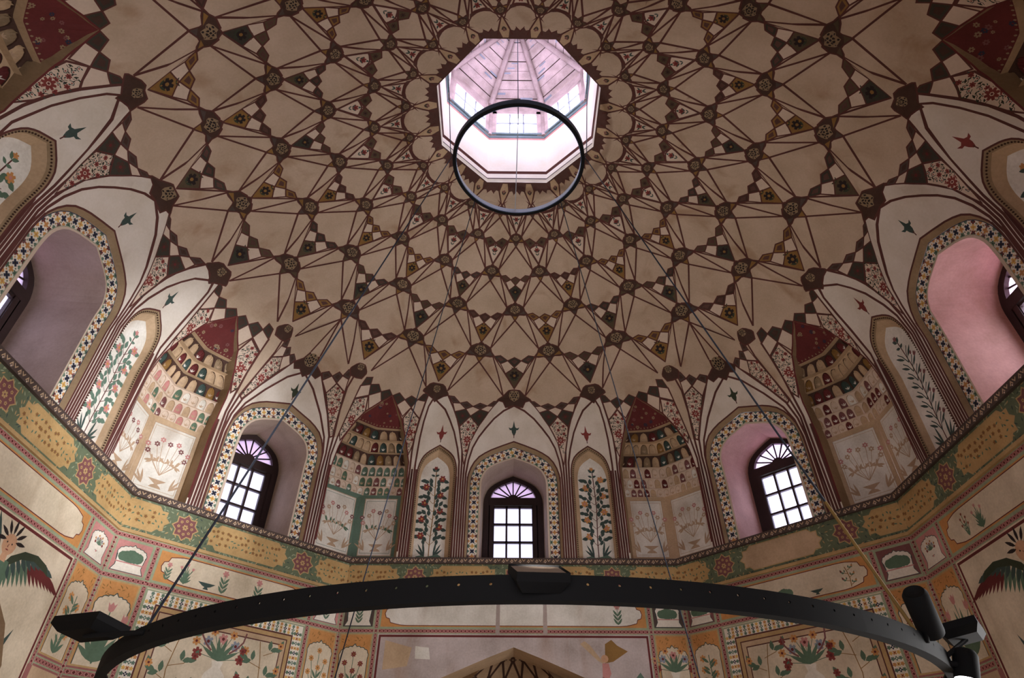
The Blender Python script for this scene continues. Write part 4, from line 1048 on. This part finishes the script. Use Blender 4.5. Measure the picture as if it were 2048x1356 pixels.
root=empty('ring_chandelier',(0,0,0)); tag(root,'large black steel ring light hanging low across the bottom of the view','ring light')
# band with small drilled holes
for q,rr in((0,RB),(1,RB-.008)):
    pass
L=2*pi*RB; nh=136
m=Mesh()
for rr in(RB,RB-.008):
    sh=Sheet(lambda x,z,rr=rr:(rr*math.sin(x/RB),rr*math.cos(x/RB),z),'black_steel',sub((0,ZB-.085),(L/34,ZB-.085),4)+[(L/34,ZB-.085),(L/34,ZB)]+sub((L/34,ZB),(0,ZB),4)[1:]+[(0,ZB)])
    for i in range(4):
        x=(i+.5)*L/nh; sh.poly([(x+.006*math.cos(c*pi/4),ZB-.03+.006*math.sin(c*pi/4)) for c in range(8)],None)
    b=sh.build()
    for k in range(34): m.add(b,rotz(2*pi*k/34),True)
m.obj('band',root)
m=Mesh(); ringprof(RB,[(-.05,ZB-.085),(0,ZB-.085),(0,ZB-.093),(-.05,ZB-.093)],m,'black_steel'); m.obj('lower_flange',root)
m=Mesh(); ringprof(RB,[(-.035,ZB+.004),(0,ZB+.004),(0,ZB-.006),(-.035,ZB-.006)],m,'black_steel'); m.obj('upper_flange',root)
def aim(d,up=(0,0,1)):
    from mathutils import Matrix
    z=Vector(d).normalized(); x=Vector(up).cross(z).normalized(); y=z.cross(x); M=Matrix((x,y,z)).transposed(); return M
def flood(pos,face,label,w=.27,h=.2,roll=0,arm=None,dp=.085):
    """flat floodlight; face = direction of its glass front"""
    r=empty('floodlight',pos); tag(r,label,'floodlight',group='floodlights clamped to the big ring')
    from mathutils import Matrix
    M=aim(face)@Matrix.Rotation(roll,3,'Z'); T=lambda x,y,z:tuple(M@Vector((x,y,z)))
    m=Mesh(); f=[(-w/2,-h/2),(w/2,-h/2),(w/2,h/2),(-w/2,h/2)]; k=.72
    v=[T(x,y,.02) for x,y in f]+[T(x,y,-.015) for x,y in f]+[T(x*k,y*k,-dp) for x,y in f]
    fc=[(8,9,10,11)]+[(i,(i+1)%4,(i+1)%4+4,i+4) for i in range(4)]+[(i+4,(i+1)%4+4,(i+1)%4+8,i+8) for i in range(4)]
    m.add((v,fc,'black_steel')); m.obj('housing',r)
    m=Mesh(); m.add(([T(x*.92,y*.9,.014) for x,y in f],[(0,1,2,3)],'lamp_glass')); m.obj('front_glass',r)
    if arm:
        m=Mesh(); q=Vector(arm)-Vector(pos); m.tube([T(0,0,-.05),tuple(q)],.012,'black_steel'); m.obj('yoke',r)
    return r
def rp(deg,r=RB,z=ZB): a=rad(deg); return (r*math.sin(a),r*math.cos(a),z)
flood((-2.24,-1.72,-2.86),(.10,.10,1),'black floodlight at the left end of the big ring',.34,.20,.35,rp(-138,RB,ZB-.03),.05)
flood((-.002,-2.70,-2.93),(.06,-.50,.86),'black floodlight over the middle of the big ring, under the front window',.21,.15,.12,None,.06)
flood((2.36,-1.50,-2.80),(-.10,.05,1),'black floodlight behind the two cylinder spotlights at the right of the big ring',.32,.20,-.2,rp(128,RB,ZB-.03),.05)
def cyl(p0,p1,r,label,glow=False,arm=None):
    a,b=Vector(p0),Vector(p1); d=(b-a).normalized(); rt=empty('cylinder_spotlight',tuple(a)); tag(rt,label,'spotlight',group='cylinder spotlights on the big ring')
    m=Mesh(); L=(b-a).length; m.tube([(0,0,0),tuple(d*.02),tuple(d*(L-.01)),tuple(d*L)],[r*.8,r,r,r*.98],'black_steel',24,cap=False); m.tube([(0,0,0),tuple(d*.004)],r*.8,'black_steel',24); m.obj('housing',rt)
    m=Mesh(); m.tube([tuple(d*(L-.02)),tuple(d*(L-.004))],r*.93,'lamp_glow' if glow else 'lamp_glass',24); m.obj('lens',rt)
    if arm: m=Mesh(); m.tube([tuple(d*L*.5),tuple(Vector(arm)-a)],.014,'black_steel'); m.obj('bracket',rt)
cyl((1.820,-2.08,-2.785),(1.925,-1.93,-2.93),.058,'black cylinder spotlight tilted on the big ring beside the golden rope',False,rp(136,RB,ZB-.04))
cyl((2.255,-1.62,-2.935),(2.205,-1.62,-3.075),.058,'black cylinder spotlight pointing down with a glowing white lens, lower right of the big ring',True,rp(128,RB-.02,ZB-.06))
# small upper ring
RS=.865; ZS=3.6
root=empty('small_ring_light',(0,0,ZS)); small_root=root; tag(root,'small dark blue ring light hanging under the bright lantern opening','ring light')
m=Mesh(); ringprof(RS,[(-.018,-.045),(.028,-.045),(.028,.045),(-.018,.045)],m,'ring_blue',128,['black_steel','ring_blue','black_steel','ring_inner_lit']); m.obj('ring_band',root)  # light put into face colours: pale lit inside, blue outside, dark underside
m=Mesh(); ringprof(RS,[(-.026,-.043),(-.016,-.043),(-.016,-.038),(-.026,-.038)],m,'ring_blue',128); m.obj('diffuser_strip',root)
def cable(pts,r,mat,label,group=None,name='suspension_cable'):
    m=Mesh(); m.tube(pts,r,mat,6); tag(m.obj(name),label,'cable',group)
top=lambda d:(RS*math.sin(rad(d)),RS*math.cos(rad(d)),ZS)
CB='steel cables holding the big ring'
cable([(-1.13,-.08,6.4),(-.93,-.06,3.75),rp(-95,.90,3.6),rp(-138,RB-.005,ZB-.002)],.0065,'cable_dark','long dark cable crossing the front left window down to the big ring',CB)
q0=Vector(rp(95,.90,3.6)); q1=Vector(rp(138,RB-.005,ZB-.002)); qm=tuple(q0.lerp(q1,.885))
cable([(1.13,-.08,6.4),(.93,-.06,3.75),tuple(q0),qm],.0065,'cable_dark','long dark cable running from the small ring past the front right window',CB)
cable([qm,tuple(q1)],.009,'rope_gold','golden lower length of the right-hand cable tied to the big ring',CB,'rope')
cable([rp(-43,RS+.035,ZS),rp(-45,RB,ZB)],.0065,'cable_dark','thin dark cable crossing the green-framed niche left of the front window',CB)
cable([rp(43,RS+.035,ZS),rp(45,RB,ZB)],.0065,'cable_dark','thin dark cable crossing the corner niche right of the front window',CB)
cable([(0,0,7.62),(0,0,4.68)],.007,'cable_dark','thin black rod hanging from the peak of the lantern roof',None,'hanging_rod')
m=Mesh(); m.tube([(0,0,4.70-ZS),(-.02,.50,4.0-ZS),(-.035,RS-.02,0)],.006,'cable_light',6); m.obj('cord',small_root)
# real lamp output of the ring spotlights
def spot(name,loc,tgt,power,ang,col,size=.06,blend=.5):
    l=bpy.data.lights.new(name,'SPOT'); l.energy=power; l.spot_size=rad(ang); l.spot_blend=blend; l.color=col; l.shadow_soft_size=size
    o=bpy.data.objects.new(name,l); COL.objects.link(o); o.location=loc; o.rotation_euler=(Vector(tgt)-Vector(loc)).to_track_quat('-Z','Y').to_euler()
spot('lamp_flood_right',(2.30,-1.25,-2.75),(-4.9,2.4,.75),2600,32,(.96,.98,1),.08,1.0)
spot('lamp_cylinder_down',(2.56,-1.62,-3.33),(2.56,-1.62,-5.4),60,70,(1,.95,.85))
spot('lamp_flood_left',(-2.24,-1.72,-2.80),(2.2,1.7,4.6),300,72,(1,.96,.90),.12,1.0)
spot('lamp_flood_middle',(-.002,-2.70,-2.87),(.3,3.4,3.6),150,85,(1,.96,.90),.12,1.0)
